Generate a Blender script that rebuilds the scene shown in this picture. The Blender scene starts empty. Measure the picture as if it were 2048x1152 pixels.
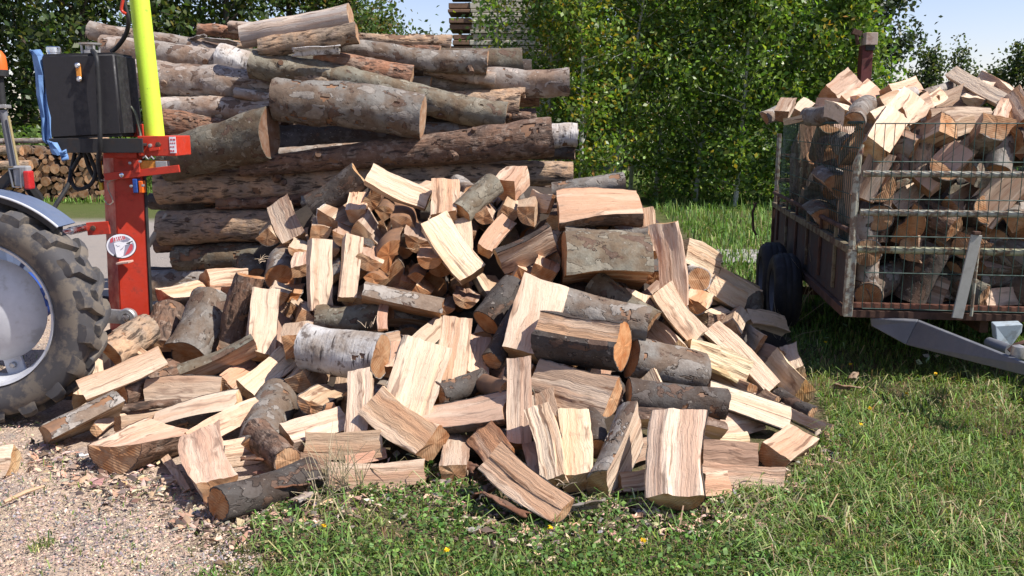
import bpy, bmesh, math, random
import numpy as np
from mathutils import Vector, Matrix, noise as mnoise
R = math.radians
random.seed(7); rng = np.random.default_rng(7)
S = bpy.context.scene
C = S.collection

# ---------------------------------------------------------------- camera
F = 1774.0; CH = 1.55; PITCH = R(10.5)
cam_d = bpy.data.cameras.new('camera'); cam = bpy.data.objects.new('camera', cam_d); C.objects.link(cam)
cam_d.sensor_width = 36; cam_d.lens = 36 * F / 2048; cam_d.clip_end = 2000; cam_d.clip_start = 0.05
cam.location = (0, 0, CH); cam.rotation_euler = (math.pi / 2 - PITCH, 0, 0)
S.camera = cam
# ---------------------------------------------------------------- sky and sun
SUN = Vector((0.60, -0.20, 0.775)).normalized()
W = bpy.data.worlds.new('World'); S.world = W; W.use_nodes = True
nt = W.node_tree; nt.nodes.clear()
sky = nt.nodes.new('ShaderNodeTexSky'); sky.sky_type = 'NISHITA'; sky.sun_disc = False
sky.sun_elevation = math.asin(SUN.z); sky.sun_rotation = math.atan2(SUN.x, SUN.y)
sky.air_density = 1.1; sky.dust_density = 0.35; sky.ozone_density = 2.2
bg = nt.nodes.new('ShaderNodeBackground'); bg.inputs[1].default_value = 0.093
wo = nt.nodes.new('ShaderNodeOutputWorld')
tnt = nt.nodes.new('ShaderNodeMix'); tnt.data_type = 'RGBA'; tnt.blend_type = 'MULTIPLY'; tnt.inputs[0].default_value = 1; tnt.inputs[7].default_value = (1.04, 0.925, 1.04, 1)
nt.links.new(sky.outputs[0], tnt.inputs[6]); nt.links.new(tnt.outputs[2], bg.inputs[0]); nt.links.new(bg.outputs[0], wo.inputs[0])
sd = bpy.data.lights.new('sun', 'SUN'); sd.energy = 4.4; sd.angle = R(0.5); sd.color = (1, 0.945, 0.885)
so = bpy.data.objects.new('sun', sd); C.objects.link(so)
so.rotation_euler = (-SUN).to_track_quat('-Z', 'Y').to_euler(); so.location = (6, -2, 9)
S.view_settings.view_transform = 'Standard'; S.view_settings.look = 'None'
S.view_settings.exposure = 0.80; S.view_settings.gamma = 1; S.view_settings.use_curve_mapping = False

# ---------------------------------------------------------------- photo pixel -> place
cp, sp = math.cos(PITCH), math.sin(PITCH)
def ray(px, py):
    a = (px - 1024) / F; b = (576 - py) / F
    return Vector((a, cp + b * sp, -sp + b * cp))
def at(px, py, Y):
    d = ray(px, py); t = Y / d.y
    return Vector((d.x * t, Y, CH + d.z * t))
def depth_of(px, py, Y): return Y / ray(px, py).y
def gnd(px, py, z=0.0):
    d = ray(px, py); t = (z - CH) / d.z
    return Vector((d.x * t, d.y * t, z))
def gY(py): return gnd(1024, py).y
def zat(py, Y): return at(1024, py, Y).z
def to_px(p):
    x, y, z = p[0], p[1], p[2] - CH
    zc = y * cp - z * sp; yc = y * sp + z * cp
    return 1024 + F * x / zc, 576 - F * yc / zc
VIEW = Vector((0, -cp, sp))
def interp(tab, x): return float(np.interp(x, [a for a, b in tab], [b for a, b in tab]))

# ---------------------------------------------------------------- scene helpers
def tag(o, label=None, cat=None, group=None, kind=None):
    if label: o['label'] = label
    if cat: o['category'] = cat
    if group: o['group'] = group
    if kind: o['kind'] = kind
    return o
def empty(name, loc=(0, 0, 0)):
    o = bpy.data.objects.new(name, None); C.objects.link(o); o.location = loc; o.empty_display_size = 0.1
    return o
def link(name, me, mats, parent=None, loc=None):
    o = bpy.data.objects.new(name, me); C.objects.link(o)
    if me.materials and not mats: pass
    for m in (mats if isinstance(mats, (list, tuple)) else [mats]): me.materials.append(m)
    if parent is not None:
        o.parent = parent
    if loc is not None: o.location = loc
    return o
def mesh(verts, faces, smooth=False, mi=None):
    me = bpy.data.meshes.new('m'); me.from_pydata([tuple(v) for v in verts], [], faces)
    if smooth: me.polygons.foreach_set('use_smooth', [True] * len(faces))
    if mi is not None: me.polygons.foreach_set('material_index', mi)
    me.update(); return me

class MB:
    """collects boxes, tubes, lathes into one mesh (world or local coordinates)"""
    def __init__(s): s.v = []; s.f = []
    def add(s, v, f):
        o = len(s.v); s.v += [tuple(p) for p in v]; s.f += [tuple(i + o for i in q) for q in f]; return s
    def box(s, c, size, ax=None, bev=0.0):
        c = Vector(c); hx, hy, hz = [q / 2 for q in size]
        X, Y, Z = ax if ax else (Vector((1, 0, 0)), Vector((0, 1, 0)), Vector((0, 0, 1)))
        bm = bmesh.new(); bmesh.ops.create_cube(bm, size=1)
        for v in bm.verts: v.co = Vector((v.co.x * hx * 2, v.co.y * hy * 2, v.co.z * hz * 2))
        if bev > 0: bmesh.ops.bevel(bm, geom=bm.edges[:], offset=bev, segments=2, affect='EDGES', profile=0.5)
        bm.verts.index_update()
        vs = [c + X * v.co.x + Y * v.co.y + Z * v.co.z for v in bm.verts]
        s.add(vs, [tuple(v.index for v in f.verts) for f in bm.faces]); bm.free(); return s
    def bar(s, a, b, w, h, up=Vector((0, 0, 1)), bev=0.002):
        a, b = Vector(a), Vector(b); X = (b - a).normalized(); Y = up.cross(X).normalized(); Z = X.cross(Y)
        return s.box((a + b) / 2, ((b - a).length, w, h), (X, Y, Z), bev)
    def tube(s, pts, r, n=8, cap=True):
        pts = [Vector(p) for p in pts]; m = len(pts); vs = []; fs = []; prev = None
        for i, p in enumerate(pts):
            t = (pts[min(i + 1, m - 1)] - pts[max(i - 1, 0)]).normalized()
            if prev is None:
                a = Vector((0, 0, 1)) if abs(t.z) < 0.9 else Vector((1, 0, 0)); u = t.cross(a).normalized()
            else: u = (prev - t * prev.dot(t)).normalized()
            prev = u; w = t.cross(u); rr = r[i] if isinstance(r, (list, tuple)) else r
            for k in range(n):
                q = 2 * math.pi * k / n; vs.append(p + (u * math.cos(q) + w * math.sin(q)) * rr)
        for i in range(m - 1):
            for k in range(n):
                fs.append((i * n + k, i * n + (k + 1) % n, (i + 1) * n + (k + 1) % n, (i + 1) * n + k))
        if cap: fs.append(tuple(range(n - 1, -1, -1))); fs.append(tuple((m - 1) * n + k for k in range(n)))
        return s.add(vs, fs)
    def lathe(s, c, ax, prof, n=32, u0=None, a0=0, a1=2 * math.pi):
        c = Vector(c); ax = Vector(ax).normalized()
        u = u0 if u0 else (ax.cross(Vector((0, 0, 1))).normalized() if abs(ax.z) < 0.9 else Vector((1, 0, 0)))
        w = ax.cross(u); full = abs(a1 - a0 - 2 * math.pi) < 1e-6; nn = n if full else n + 1; vs = []; fs = []
        for k in range(nn):
            q = a0 + (a1 - a0) * k / n
            for (r, h) in prof: vs.append(c + ax * h + (u * math.cos(q) + w * math.sin(q)) * r)
        m = len(prof)
        for k in range(n):
            k2 = (k + 1) % nn
            for j in range(m - 1): fs.append((k * m + j, k2 * m + j, k2 * m + j + 1, k * m + j + 1))
        return s.add(vs, fs)
    def poly(s, pts): return s.add(pts, [tuple(range(len(pts)))])
    def build(s, name, mat, parent=None, smooth=False, o=None):
        """parent's own location is subtracted, so coordinates may be given in world space"""
        off = Vector(parent.matrix_world.translation) if parent is not None and o is None else Vector(o or (0, 0, 0))
        if parent is not None and o is None:
            off = Vector((0, 0, 0)); p = parent
            while p is not None: off += Vector(p.location); p = p.parent
        me = mesh([Vector(v) - off for v in s.v], s.f)
        ob = link(name, me, mat, parent)
        if smooth:
            me.polygons.foreach_set('use_smooth', [True] * len(me.polygons))
            try: me.set_sharp_from_angle(angle=R(38))
            except Exception: pass
        return ob

# ---------------------------------------------------------------- materials
class N:
    def __init__(s, name):
        s.m = bpy.data.materials.new(name); s.m.use_nodes = True; s.t = s.m.node_tree; s.t.nodes.clear()
        s.out = s.t.nodes.new('ShaderNodeOutputMaterial'); s.b = s.t.nodes.new('ShaderNodeBsdfPrincipled')
        s.t.links.new(s.b.outputs[0], s.out.inputs[0])
    def n(s, ty, **k):
        q = s.t.nodes.new('ShaderNode' + ty)
        for a, v in k.items(): setattr(q, a, v)
        return q
    def L(s, a, b): s.t.links.new(a, b)
    def setin(s, sock, v):
        if hasattr(v, 'links'): s.L(v, sock)
        else: sock.default_value = v
    def math(s, op, a, b=0.0, clamp=False):
        q = s.n('Math', operation=op, use_clamp=clamp); s.setin(q.inputs[0], a); s.setin(q.inputs[1], b); return q.outputs[0]
    def vmath(s, op, a, b):
        q = s.n('VectorMath', operation=op); s.setin(q.inputs[0], a); s.setin(q.inputs[1], b); return q.outputs[0]
    def mix(s, f, a, b, mode='MIX'):
        q = s.n('Mix', data_type='RGBA', blend_type=mode); s.setin(q.inputs[0], f)
        for i, v in ((6, a), (7, b)):
            s.setin(q.inputs[i], v if hasattr(v, 'links') else (*v[:3], 1))
        return q.outputs[2]
    def noise(s, vec, scale=5, det=4, rough=0.55, dist=0.0):
        q = s.n('TexNoise'); q.inputs['Scale'].default_value = scale; q.inputs['Detail'].default_value = det
        q.inputs['Roughness'].default_value = rough; q.inputs['Distortion'].default_value = dist
        if vec is not None: s.L(vec, q.inputs['Vector'])
        return q.outputs[0]
    def voro(s, vec, scale=5, feature='DISTANCE_TO_EDGE', rnd=1.0):
        q = s.n('TexVoronoi', feature=feature); q.inputs['Scale'].default_value = scale; q.inputs['Randomness'].default_value = rnd
        if vec is not None: s.L(vec, q.inputs['Vector'])
        return q
    def ramp(s, fac, stops, interp_='LINEAR'):
        q = s.n('ValToRGB'); q.color_ramp.interpolation = interp_
        e = q.color_ramp.elements
        while len(e) < len(stops): e.new(0.5)
        for i, (p, c) in enumerate(stops):
            e[i].position = p; e[i].color = (*c, 1) if isinstance(c, (tuple, list)) else (c, c, c, 1)
        s.L(fac, q.inputs[0]); return q.outputs[0]
    def scale(s, vec, sc):
        return s.vmath('MULTIPLY', vec, sc)
    def bump(s, h, strength=0.5, dist=0.01):
        q = s.n('Bump'); q.inputs['Strength'].default_value = strength; q.inputs['Distance'].default_value = dist
        s.L(h, q.inputs['Height']); s.L(q.outputs[0], s.b.inputs['Normal']); return q
    def objco(s, rnd=True):
        tc = s.n('TexCoord').outputs['Object']
        if not rnd: return tc
        oi = s.n('ObjectInfo'); r = s.math('MULTIPLY', oi.outputs['Random'], 61.0)
        return s.vmath('ADD', tc, s.comb(r, r, r))
    def comb(s, x, y, z):
        q = s.n('CombineXYZ'); s.setin(q.inputs[0], x); s.setin(q.inputs[1], y); s.setin(q.inputs[2], z); return q.outputs[0]
    def col(s, v): s.setin(s.b.inputs['Base Color'], v if hasattr(v, 'links') else (*v, 1))
    def rough(s, v): s.setin(s.b.inputs['Roughness'], v)

def m_wood():
    k = N('split_wood'); co = k.objco(); oi = k.n('ObjectInfo'); tint = oi.outputs['Color']
    sc_ = k.math('ADD', k.math('MULTIPLY', k.math('FRACT', k.math('MULTIPLY', oi.outputs['Random'], 17.3)), 0.9), 0.55)
    cs_ = k.vmath('MULTIPLY', co, k.comb(1.0, sc_, sc_))
    warp = k.vmath('ADD', cs_, k.comb(0.0, k.math('MULTIPLY', k.noise(k.scale(co, (7, 3, 3)), 1, 2), 0.035), k.math('MULTIPLY', k.noise(k.scale(co, (6, 4, 4)), 1, 2), 0.035)))
    fib = k.noise(k.scale(warp, (4, 85, 85)), 1, 5, 0.68)
    band = k.noise(k.scale(warp, (0.8, 19, 19)), 1, 2, 0.5, 0.2)
    wide = k.noise(k.scale(warp, (0.6, 9, 9)), 1, 2, 0.5, 0.3)
    line = k.noise(k.scale(warp, (1.6, 26, 26)), 1, 3, 0.5, 0.4)
    heart = k.mix(1.0, tint, (0.84, 0.64, 0.53), 'MULTIPLY'); sap = k.mix(0.40, tint, (0.82, 0.68, 0.51))
    c = k.mix(k.ramp(wide, [(0.46, 0.0), (0.52, 1.0)]), sap, tint)
    c = k.mix(k.ramp(band, [(0.52, 0.0), (0.62, 0.5)]), c, heart)
    edge = k.math('ABSOLUTE', k.math('SUBTRACT', wide, 0.49))
    c = k.mix(k.math('MULTIPLY', k.ramp(edge, [(0.0, 0.7), (0.014, 0.0)]), k.ramp(k.noise(co, 6, 2), [(0.45, 0.0), (0.55, 1.0)])), c, (0.16, 0.085, 0.05))
    c = k.mix(k.ramp(line, [(0.62, 0.0), (0.68, 0.8)]), c, (0.17, 0.085, 0.045))
    c = k.mix(k.ramp(fib, [(0.28, 0.42), (0.60, 0.0)]), c, k.mix(1.0, c, (0.66, 0.54, 0.44), 'MULTIPLY'))
    age = k.math('FRACT', k.math('MULTIPLY', oi.outputs['Random'], 7.77))
    c = k.mix(k.ramp(age, [(0.55, 0.0), (1.0, 0.55)]), c, k.mix(0.5, c, (0.36, 0.30, 0.25)))
    dirt = k.noise(co, 16, 6, 0.65)
    c = k.mix(k.ramp(dirt, [(0.56, 0.0), (0.74, 0.5)]), c, (0.24, 0.175, 0.125))
    c = k.mix(k.ramp(k.noise(co, 110, 2), [(0.70, 0.0), (0.76, 0.7)]), c, (0.10, 0.065, 0.045))
    k.col(c); k.rough(0.82); k.b.inputs['Specular IOR Level'].default_value = 0.2
    h = k.math('ADD', k.math('ADD', fib, k.math('MULTIPLY', line, 0.8)), k.math('MULTIPLY', band, 0.6)); k.bump(h, 0.9, 0.009); return k.m
def m_cambium():
    k = N('inner_bark'); co = k.objco()
    a = k.noise(k.scale(co, (5, 22, 22)), 1, 5, 0.6); b = k.noise(co, 9, 4)
    c = k.mix(k.ramp(b, [(0.35, 0.0), (0.65, 1.0)]), (0.30, 0.15, 0.07), (0.15, 0.085, 0.05))
    c = k.mix(k.ramp(a, [(0.3, 0.5), (0.6, 0.0)]), c, (0.09, 0.05, 0.03)); k.col(c); k.rough(0.75)
    k.bump(a, 0.5, 0.004); return k.m
def m_end():
    k = N('cut_end_grain'); tc = k.n('TexCoord').outputs['Object']; oi = k.n('ObjectInfo')
    r0 = k.math('MULTIPLY', oi.outputs['Random'], 41.0)
    co = k.vmath('ADD', tc, k.comb(r0, r0, r0))
    sx = k.n('SeparateXYZ'); k.L(tc, sx.inputs[0]); y, z = sx.outputs[1], sx.outputs[2]
    rad = k.math('POWER', k.math('ADD', k.math('MULTIPLY', y, y), k.math('MULTIPLY', z, z)), 0.5)
    wob = k.noise(co, 12, 3)
    ring = k.math('SINE', k.math('MULTIPLY', k.math('ADD', rad, k.math('MULTIPLY', wob, 0.02)), 1000.0))
    ang = k.math('ARCTAN2', y, z)
    spoke = k.noise(k.comb(k.math('MULTIPLY', ang, 7.0), k.math('MULTIPLY', rad, 3.0), r0), 1, 3, 0.6)
    blot = k.noise(co, 16, 4)
    tint = oi.outputs['Color']
    c = k.mix(k.ramp(blot, [(0.32, 0.0), (0.68, 1.0)]), tint, k.mix(1.0, tint, (0.72, 0.50, 0.36), 'MULTIPLY'))
    c = k.mix(k.ramp(k.math('ADD', k.math('MULTIPLY', ring, 0.5), 0.5), [(0.0, 0.30), (0.7, 0.0)]), c, k.mix(1.0, c, (0.62, 0.5, 0.42), 'MULTIPLY'))
    c = k.mix(k.ramp(spoke, [(0.64, 0.0), (0.71, 0.85)]), c, (0.06, 0.035, 0.02))
    saw = k.math('SINE', k.math('MULTIPLY', k.math('ADD', k.math('MULTIPLY', y, 0.75), k.math('MULTIPLY', z, 0.55)), 560.0))
    sawm = k.ramp(k.noise(co, 7, 2), [(0.45, 0.0), (0.58, 1.0)])
    c = k.mix(k.math('MULTIPLY', k.math('MULTIPLY', k.ramp(saw, [(0.2, 1.0), (0.9, 0.0)]), sawm), 0.35), c, k.mix(1.0, c, (0.5, 0.42, 0.36), 'MULTIPLY'))
    k.col(c); k.rough(0.85); k.b.inputs['Specular IOR Level'].default_value = 0.15
    k.bump(k.math('ADD', k.math('MULTIPLY', saw, 0.3), spoke), 0.45, 0.003); return k.m
def m_bark(kind):
    k = N('bark_' + kind); co = k.objco(); oi = k.n('ObjectInfo'); tint = oi.outputs['Color']
    big = k.noise(co, 5, 5, 0.6); med = k.noise(co, 22, 5, 0.65); fine = k.noise(co, 90, 4, 0.6)
    if kind == 'smooth':
        plate = k.noise(k.scale(co, (0.7, 1, 1)), 9, 4, 0.55, 0.4)
        c = k.mix(k.ramp(big, [(0.40, 0.0), (0.58, 1.0)]), tint, k.mix(1.0, tint, (0.80, 0.62, 0.50), 'MULTIPLY'))
        c = k.mix(k.ramp(plate, [(0.56, 0.0), (0.575, 0.85)]), c, k.mix(1.0, tint, (1.35, 1.30, 1.28), 'MULTIPLY'))
        c = k.mix(k.ramp(plate, [(0.385, 0.85), (0.40, 0.0)]), c, (0.115, 0.068, 0.045))
        c = k.mix(k.ramp(med, [(0.3, 0.6), (0.55, 0.0)]), c, k.mix(1.0, c, (0.45, 0.37, 0.32), 'MULTIPLY'))
        c = k.mix(k.ramp(k.noise(co, 34, 3), [(0.66, 0.0), (0.72, 0.4)]), c, (0.42, 0.37, 0.31))
        c = k.mix(k.ramp(k.noise(co, 170, 2), [(0.72, 0.0), (0.76, 0.8)]), c, (0.60, 0.48, 0.36))
        e1 = k.math('ABSOLUTE', k.math('SUBTRACT', plate, 0.5677)); e2 = k.math('ABSOLUTE', k.math('SUBTRACT', plate, 0.3925))
        crm = k.math('MULTIPLY', k.ramp(k.math('MINIMUM', e1, e2), [(0.0, 1.0), (0.010, 0.0)]), k.ramp(k.noise(co, 13, 2), [(0.40, 0.2), (0.55, 1.0)]))
        c = k.mix(k.math('MULTIPLY', crm, 0.85), c, (0.03, 0.02, 0.015))
        h = k.math('SUBTRACT', k.math('ADD', k.math('MULTIPLY', med, 0.7), k.math('ADD', k.math('MULTIPLY', fine, 0.3), k.ramp(plate, [(0.555, 0.0), (0.58, 0.5)]))), k.math('MULTIPLY', crm, 0.8)); st = 0.8; di = 0.009
    elif kind == 'rough':
        rid = k.noise(k.scale(co, (0.28, 1, 1)), 34, 5, 0.6, 0.6)
        c = k.mix(k.ramp(big, [(0.38, 0.0), (0.60, 1.0)]), tint, k.mix(1.0, tint, (1.7, 1.45, 1.25), 'MULTIPLY'))
        c = k.mix(k.ramp(k.noise(co, 11, 4, 0.6), [(0.54, 0.0), (0.60, 0.7)]), c, (0.27, 0.20, 0.15))
        c = k.mix(k.ramp(med, [(0.35, 0.5), (0.6, 0.0)]), c, k.mix(1.0, c, (0.45, 0.38, 0.33), 'MULTIPLY'))
        c = k.mix(k.ramp(rid, [(0.38, 0.85), (0.48, 0.0)]), c, (0.03, 0.02, 0.015))
        c = k.mix(k.ramp(k.noise(co, 60, 3), [(0.66, 0.0), (0.74, 0.7)]), c, (0.46, 0.37, 0.28))
        h = k.math('ADD', k.math('MULTIPLY', rid, 1.6), k.math('MULTIPLY', med, 0.6)); st = 0.9; di = 0.014
    else:
        len_ = k.noise(k.scale(co, (55, 9, 9)), 1, 3, 0.6)
        c = k.mix(k.ramp(big, [(0.40, 0.0), (0.6, 1.0)]), tint, k.mix(1.0, tint, (0.55, 0.47, 0.4), 'MULTIPLY'))
        c = k.mix(k.ramp(len_, [(0.6, 0.0), (0.67, 0.9)]), c, (0.05, 0.04, 0.035))
        c = k.mix(k.ramp(k.noise(co, 13, 5, 0.7), [(0.56, 0.0), (0.64, 0.85)]), c, (0.09, 0.065, 0.05))
        h = k.math('SUBTRACT', med, len_); st = 0.8; di = 0.008
    k.col(c); k.rough(k.ramp(fine, [(0.3, 0.65), (0.7, 0.95)])); k.b.inputs['Specular IOR Level'].default_value = 0.3
    k.bump(h, st, di); return k.m
def m_paint(name, col, rust=0.3, rough=0.45, rustcol=(0.12, 0.045, 0.02), scale=14, metal=0.0, lo=0.52):
    k = N(name); co = k.objco(); a = k.noise(co, scale, 6, 0.65); b = k.noise(co, scale * 4.3, 4)
    c = k.mix(k.ramp(b, [(0.3, 0.25), (0.7, 0.0)]), col, [q * 0.6 for q in col])
    c = k.mix(k.math('MULTIPLY', k.ramp(a, [(lo, 0.0), (lo + 0.09, 1.0)]), rust), c, rustcol)
    k.col(c); k.rough(k.ramp(a, [(0.4, rough), (0.6, min(1, rough + 0.3))])); k.b.inputs['Metallic'].default_value = metal
    k.bump(k.math('ADD', a, k.math('MULTIPLY', b, 0.3)), 0.15, 0.003); return k.m
def m_plain(name, col, rough=0.6, metal=0.0, var=0.25, scale=20):
    return m_paint(name, col, var, rough, [q * 0.45 for q in col], scale, metal)
def m_leaf(name, trans=0.35, rough=0.5, spec=0.3):
    k = N(name); at_ = k.n('Attribute', attribute_name='Col'); c = at_.outputs['Color']
    k.L(c, k.b.inputs['Base Color']); k.rough(rough); k.b.inputs['Specular IOR Level'].default_value = spec
    tr = k.n('BsdfTranslucent'); cc = k.mix(1.0, c, (1.25, 1.35, 0.55), 'MULTIPLY'); k.L(cc, tr.inputs[0])
    mx = k.n('MixShader'); mx.inputs[0].default_value = trans
    k.L(k.b.outputs[0], mx.inputs[1]); k.L(tr.outputs[0], mx.inputs[2]); k.L(mx.outputs[0], k.out.inputs[0]); return k.m
def m_attr(name, rough=0.85):
    k = N(name); at_ = k.n('Attribute', attribute_name='Col'); tc = k.n('TexCoord').outputs['Object']
    n_ = k.noise(tc, 120, 3)
    c = k.mix(k.ramp(n_, [(0.35, 0.45), (0.65, 0.0)]), at_.outputs['Color'], k.mix(1.0, at_.outputs['Color'], (0.6, 0.55, 0.5), 'MULTIPLY'))
    k.col(c); k.rough(rough); return k.m

WOOD = m_wood(); CAMB = m_cambium(); END = m_end()
BARK = {q: m_bark(q) for q in ('smooth', 'rough', 'birch')}
LEAF = m_leaf('leaves', 0.40, 0.42, 0.42); GRASSM = m_leaf('grass_blades', 0.22, 0.6); CHIPM = m_attr('chips')
RED = m_paint('red_paint', (0.50, 0.035, 0.012), 0.45, 0.38, (0.10, 0.03, 0.018), 12, 0, 0.56)
RUSTW = m_paint('flaking_white_paint', (0.36, 0.35, 0.27), 0.8, 0.65, (0.15, 0.085, 0.05), 27, 0, 0.46)
RUSTB = m_paint('rusty_brown_steel', (0.085, 0.04, 0.024), 0.6, 0.75, (0.035, 0.022, 0.016), 10)
RUSTP = m_paint('rusty_dark_sheet', (0.055, 0.042, 0.036), 0.6, 0.8, (0.095, 0.045, 0.025), 7)
GALV = m_paint('galvanised_steel', (0.15, 0.155, 0.17), 0.25, 0.5, (0.2, 0.19, 0.18), 9, 0.25)
STEEL = m_plain('bare_steel', (0.45, 0.44, 0.42), 0.35, 0.7)
CHROME = m_plain('chrome', (0.75, 0.75, 0.75), 0.12, 1.0, 0.1)
RUBBER = m_paint('tyre_rubber', (0.060, 0.057, 0.058), 0.7, 0.8, (0.17, 0.14, 0.105), 9, 0, 0.47)
RUBDK = m_paint('trailer_tyre_rubber', (0.012, 0.012, 0.014), 0.35, 0.65, (0.04, 0.035, 0.03), 10)
BLACK = m_paint('black_tank_paint', (0.016, 0.015, 0.017), 0.3, 0.48, (0.03, 0.028, 0.026), 25)
BLKSTEEL = m_paint('black_angle_steel', (0.018, 0.017, 0.017), 0.4, 0.55, (0.05, 0.03, 0.02), 14)
HOSE = m_plain('rubber_hose', (0.012, 0.012, 0.012), 0.5)
FLUO = m_paint('fluorescent_yellow_paint', (0.58, 0.82, 0.05), 0.75, 0.42, (0.16, 0.19, 0.03), 26, 0, 0.63)
GREYP = m_paint('light_grey_paint', (0.50, 0.51, 0.53), 0.55, 0.42, (0.30, 0.28, 0.25), 7, 0, 0.54)
BLUEG = m_paint('blue_grey_paint', (0.10, 0.13, 0.20), 0.25, 0.4, (0.10, 0.11, 0.13), 9)
BLUE = m_paint('blue_paint', (0.02, 0.07, 0.30), 0.4, 0.45, (0.02, 0.03, 0.06), 20)
BLUETARP = m_paint('blue_cloth', (0.13, 0.25, 0.48), 0.5, 0.7, (0.07, 0.13, 0.27), 22)
ORANGE = m_plain('orange_plastic', (0.75, 0.13, 0.01), 0.3, 0, 0.15)
AMBER = m_plain('amber_paint', (0.62, 0.24, 0.03), 0.5, 0, 0.4)
REDLENS = m_plain('red_lens', (0.45, 0.02, 0.02), 0.2, 0, 0.15)
WHITE = m_plain('white_print', (0.80, 0.79, 0.80), 0.45, 0, 0.06)
REDPRINT = m_plain('red_print', (0.55, 0.07, 0.09), 0.5, 0, 0.2)
GREYPRINT = m_plain('grey_print', (0.28, 0.27, 0.34), 0.5, 0, 0.2)
DARKPRINT = m_plain('dark_print', (0.03, 0.025, 0.03), 0.5, 0, 0.1)
MESHG = m_plain('green_coated_wire', (0.022, 0.055, 0.04), 0.5, 0, 0.3)
YELLOWP = m_plain('yellow_paint', (0.60, 0.42, 0.03), 0.45, 0, 0.3)
STRAP = m_paint('pale_grey_strap', (0.36, 0.35, 0.31), 0.3, 0.65, (0.22, 0.21, 0.18), 15)

# ================================================================ fast meshes
def fast(name, verts, quads, tris, mat, parent=None, col=None, smooth=False):
    me = bpy.data.meshes.new(name); nv = len(verts); nq = len(quads); ntr = len(tris)
    me.vertices.add(nv); me.vertices.foreach_set('co', np.asarray(verts, np.float32).ravel())
    li = np.concatenate([np.asarray(quads, np.int32).ravel(), np.asarray(tris, np.int32).ravel()]) if ntr or nq else np.zeros(0, np.int32)
    me.loops.add(len(li)); me.loops.foreach_set('vertex_index', li)
    me.polygons.add(nq + ntr)
    ls = np.concatenate([np.arange(nq) * 4, nq * 4 + np.arange(ntr) * 3]).astype(np.int32)
    me.polygons.foreach_set('loop_start', ls)
    if smooth: me.polygons.foreach_set('use_smooth', np.ones(nq + ntr, bool))
    if col is not None:
        a = me.color_attributes.new('Col', 'FLOAT_COLOR', 'POINT')
        c4 = np.ones((nv, 4), np.float32); c4[:, :3] = col; a.data.foreach_set('color', c4.ravel())
    me.update(calc_edges=True); me.validate()
    return link(name, me, mat, parent)

def blades(name, P, h, w, lean, col, mat, parent=None):
    n = len(P); az = rng.uniform(0, 2 * np.pi, n); d = np.stack([np.cos(az), np.sin(az), 0 * az], 1)
    sd_ = np.stack([-np.sin(az), np.cos(az), 0 * az], 1) * (w / 2)[:, None]
    up = np.array([0, 0, 1.0]); hh = h[:, None]; ln = lean[:, None]
    ca = np.clip(1 - ln, 0.12, 1)
    mid = P + up * hh * (0.35 + 0.25 * ca) + d * hh * ln * 0.35
    tip = P + up * hh * ca + d * hh * ln
    V = np.stack([P - sd_, P + sd_, mid - sd_ * 0.8, mid + sd_ * 0.8, tip], 1).reshape(-1, 3)
    b = np.arange(n)[:, None] * 5
    return fast(name, V, b + np.array([[0, 1, 3, 2]]), b + np.array([[2, 3, 4]]), mat, parent, np.repeat(col, 5, 0))

def leaf_mesh(name, P, size, col, mat, parent=None, upbias=0.5, aspect=0.6):
    n = len(P); nrm = rng.normal(size=(n, 3)); nrm[:, 2] += upbias; nrm /= np.linalg.norm(nrm, axis=1)[:, None] + 1e-9
    t = rng.normal(size=(n, 3)); t[:, 2] -= 0.4; t -= nrm * (t * nrm).sum(1)[:, None]; t /= np.linalg.norm(t, axis=1)[:, None] + 1e-9
    s = np.cross(nrm, t); L_ = size[:, None]
    V = np.stack([P - t * L_ * 0.5, P + s * L_ * aspect * 0.5 + nrm * L_ * 0.08, P + t * L_ * 0.5, P - s * L_ * aspect * 0.5 + nrm * L_ * 0.08], 1).reshape(-1, 3)
    b = np.arange(n)[:, None] * 4
    return fast(name, V, b + np.array([[0, 1, 2, 3]]), np.zeros((0, 3), int), mat, parent, np.repeat(col, 4, 0))

def palette(n, cols, wts, vb=0.25):
    cols = np.array(cols); i = rng.choice(len(cols), n, p=np.array(wts) / sum(wts))
    c = cols[i] * np.exp(rng.normal(0, vb, (n, 1))) * np.exp(rng.normal(0, 0.08, (n, 3)))
    return np.clip(c, 0, 0.9)

# ================================================================ ground
FOOT = [(0, 900), (60, 892), (100, 888), (200, 940), (300, 955), (420, 1025), (600, 990), (700, 978), (850, 935), (960, 990), (1100, 1045), (1180, 995), (1300, 1008), (1420, 1000), (1560, 978), (1610, 935), (1660, 865), (1720, 850)]
CREST = [(0, 880), (60, 870), (140, 705), (200, 640), (300, 600), (400, 540), (500, 490), (560, 415), (620, 380), (720, 335), (1000, 340), (1100, 350), (1280, 380), (1340, 440), (1430, 515), (1510, 585), (1565, 635), (1600, 715), (1660, 850), (1720, 850)]
CY = [(0, 4.2), (60, 4.3), (140, 4.9), (200, 5.2), (300, 5.6), (400, 6.0), (500, 6.3), (620, 6.4), (720, 6.3), (1000, 6.0), (1200, 5.7), (1340, 5.75), (1430, 6.1), (1510, 6.3), (1565, 6.2), (1600, 5.5), (1660, 4.55)]
def under_heap(a, b): return 70 < a < 1660 and interp(CREST, a) + 6 < b < interp(FOOT, a) - 10
def vnoise(x, y, s): return mnoise.noise(Vector((x * s, y * s, 3.1)))
def yard_edge(y):      # X of the border between wood-chip yard and grass
    return float(np.interp(y, [0, 2.6, 3.0, 3.4, 4.0, 5.0, 6.5, 9, 60], [-1.04, -1.04, -1.08, -1.08, -1.08, -0.6, -0.3, -0.2, -0.2]))
def is_yard(x, y):
    e = yard_edge(y) + 0.28 * vnoise(x, y, 1.7) + 0.16 * vnoise(x, y, 6)
    return x < e and y < 14.5
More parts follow.
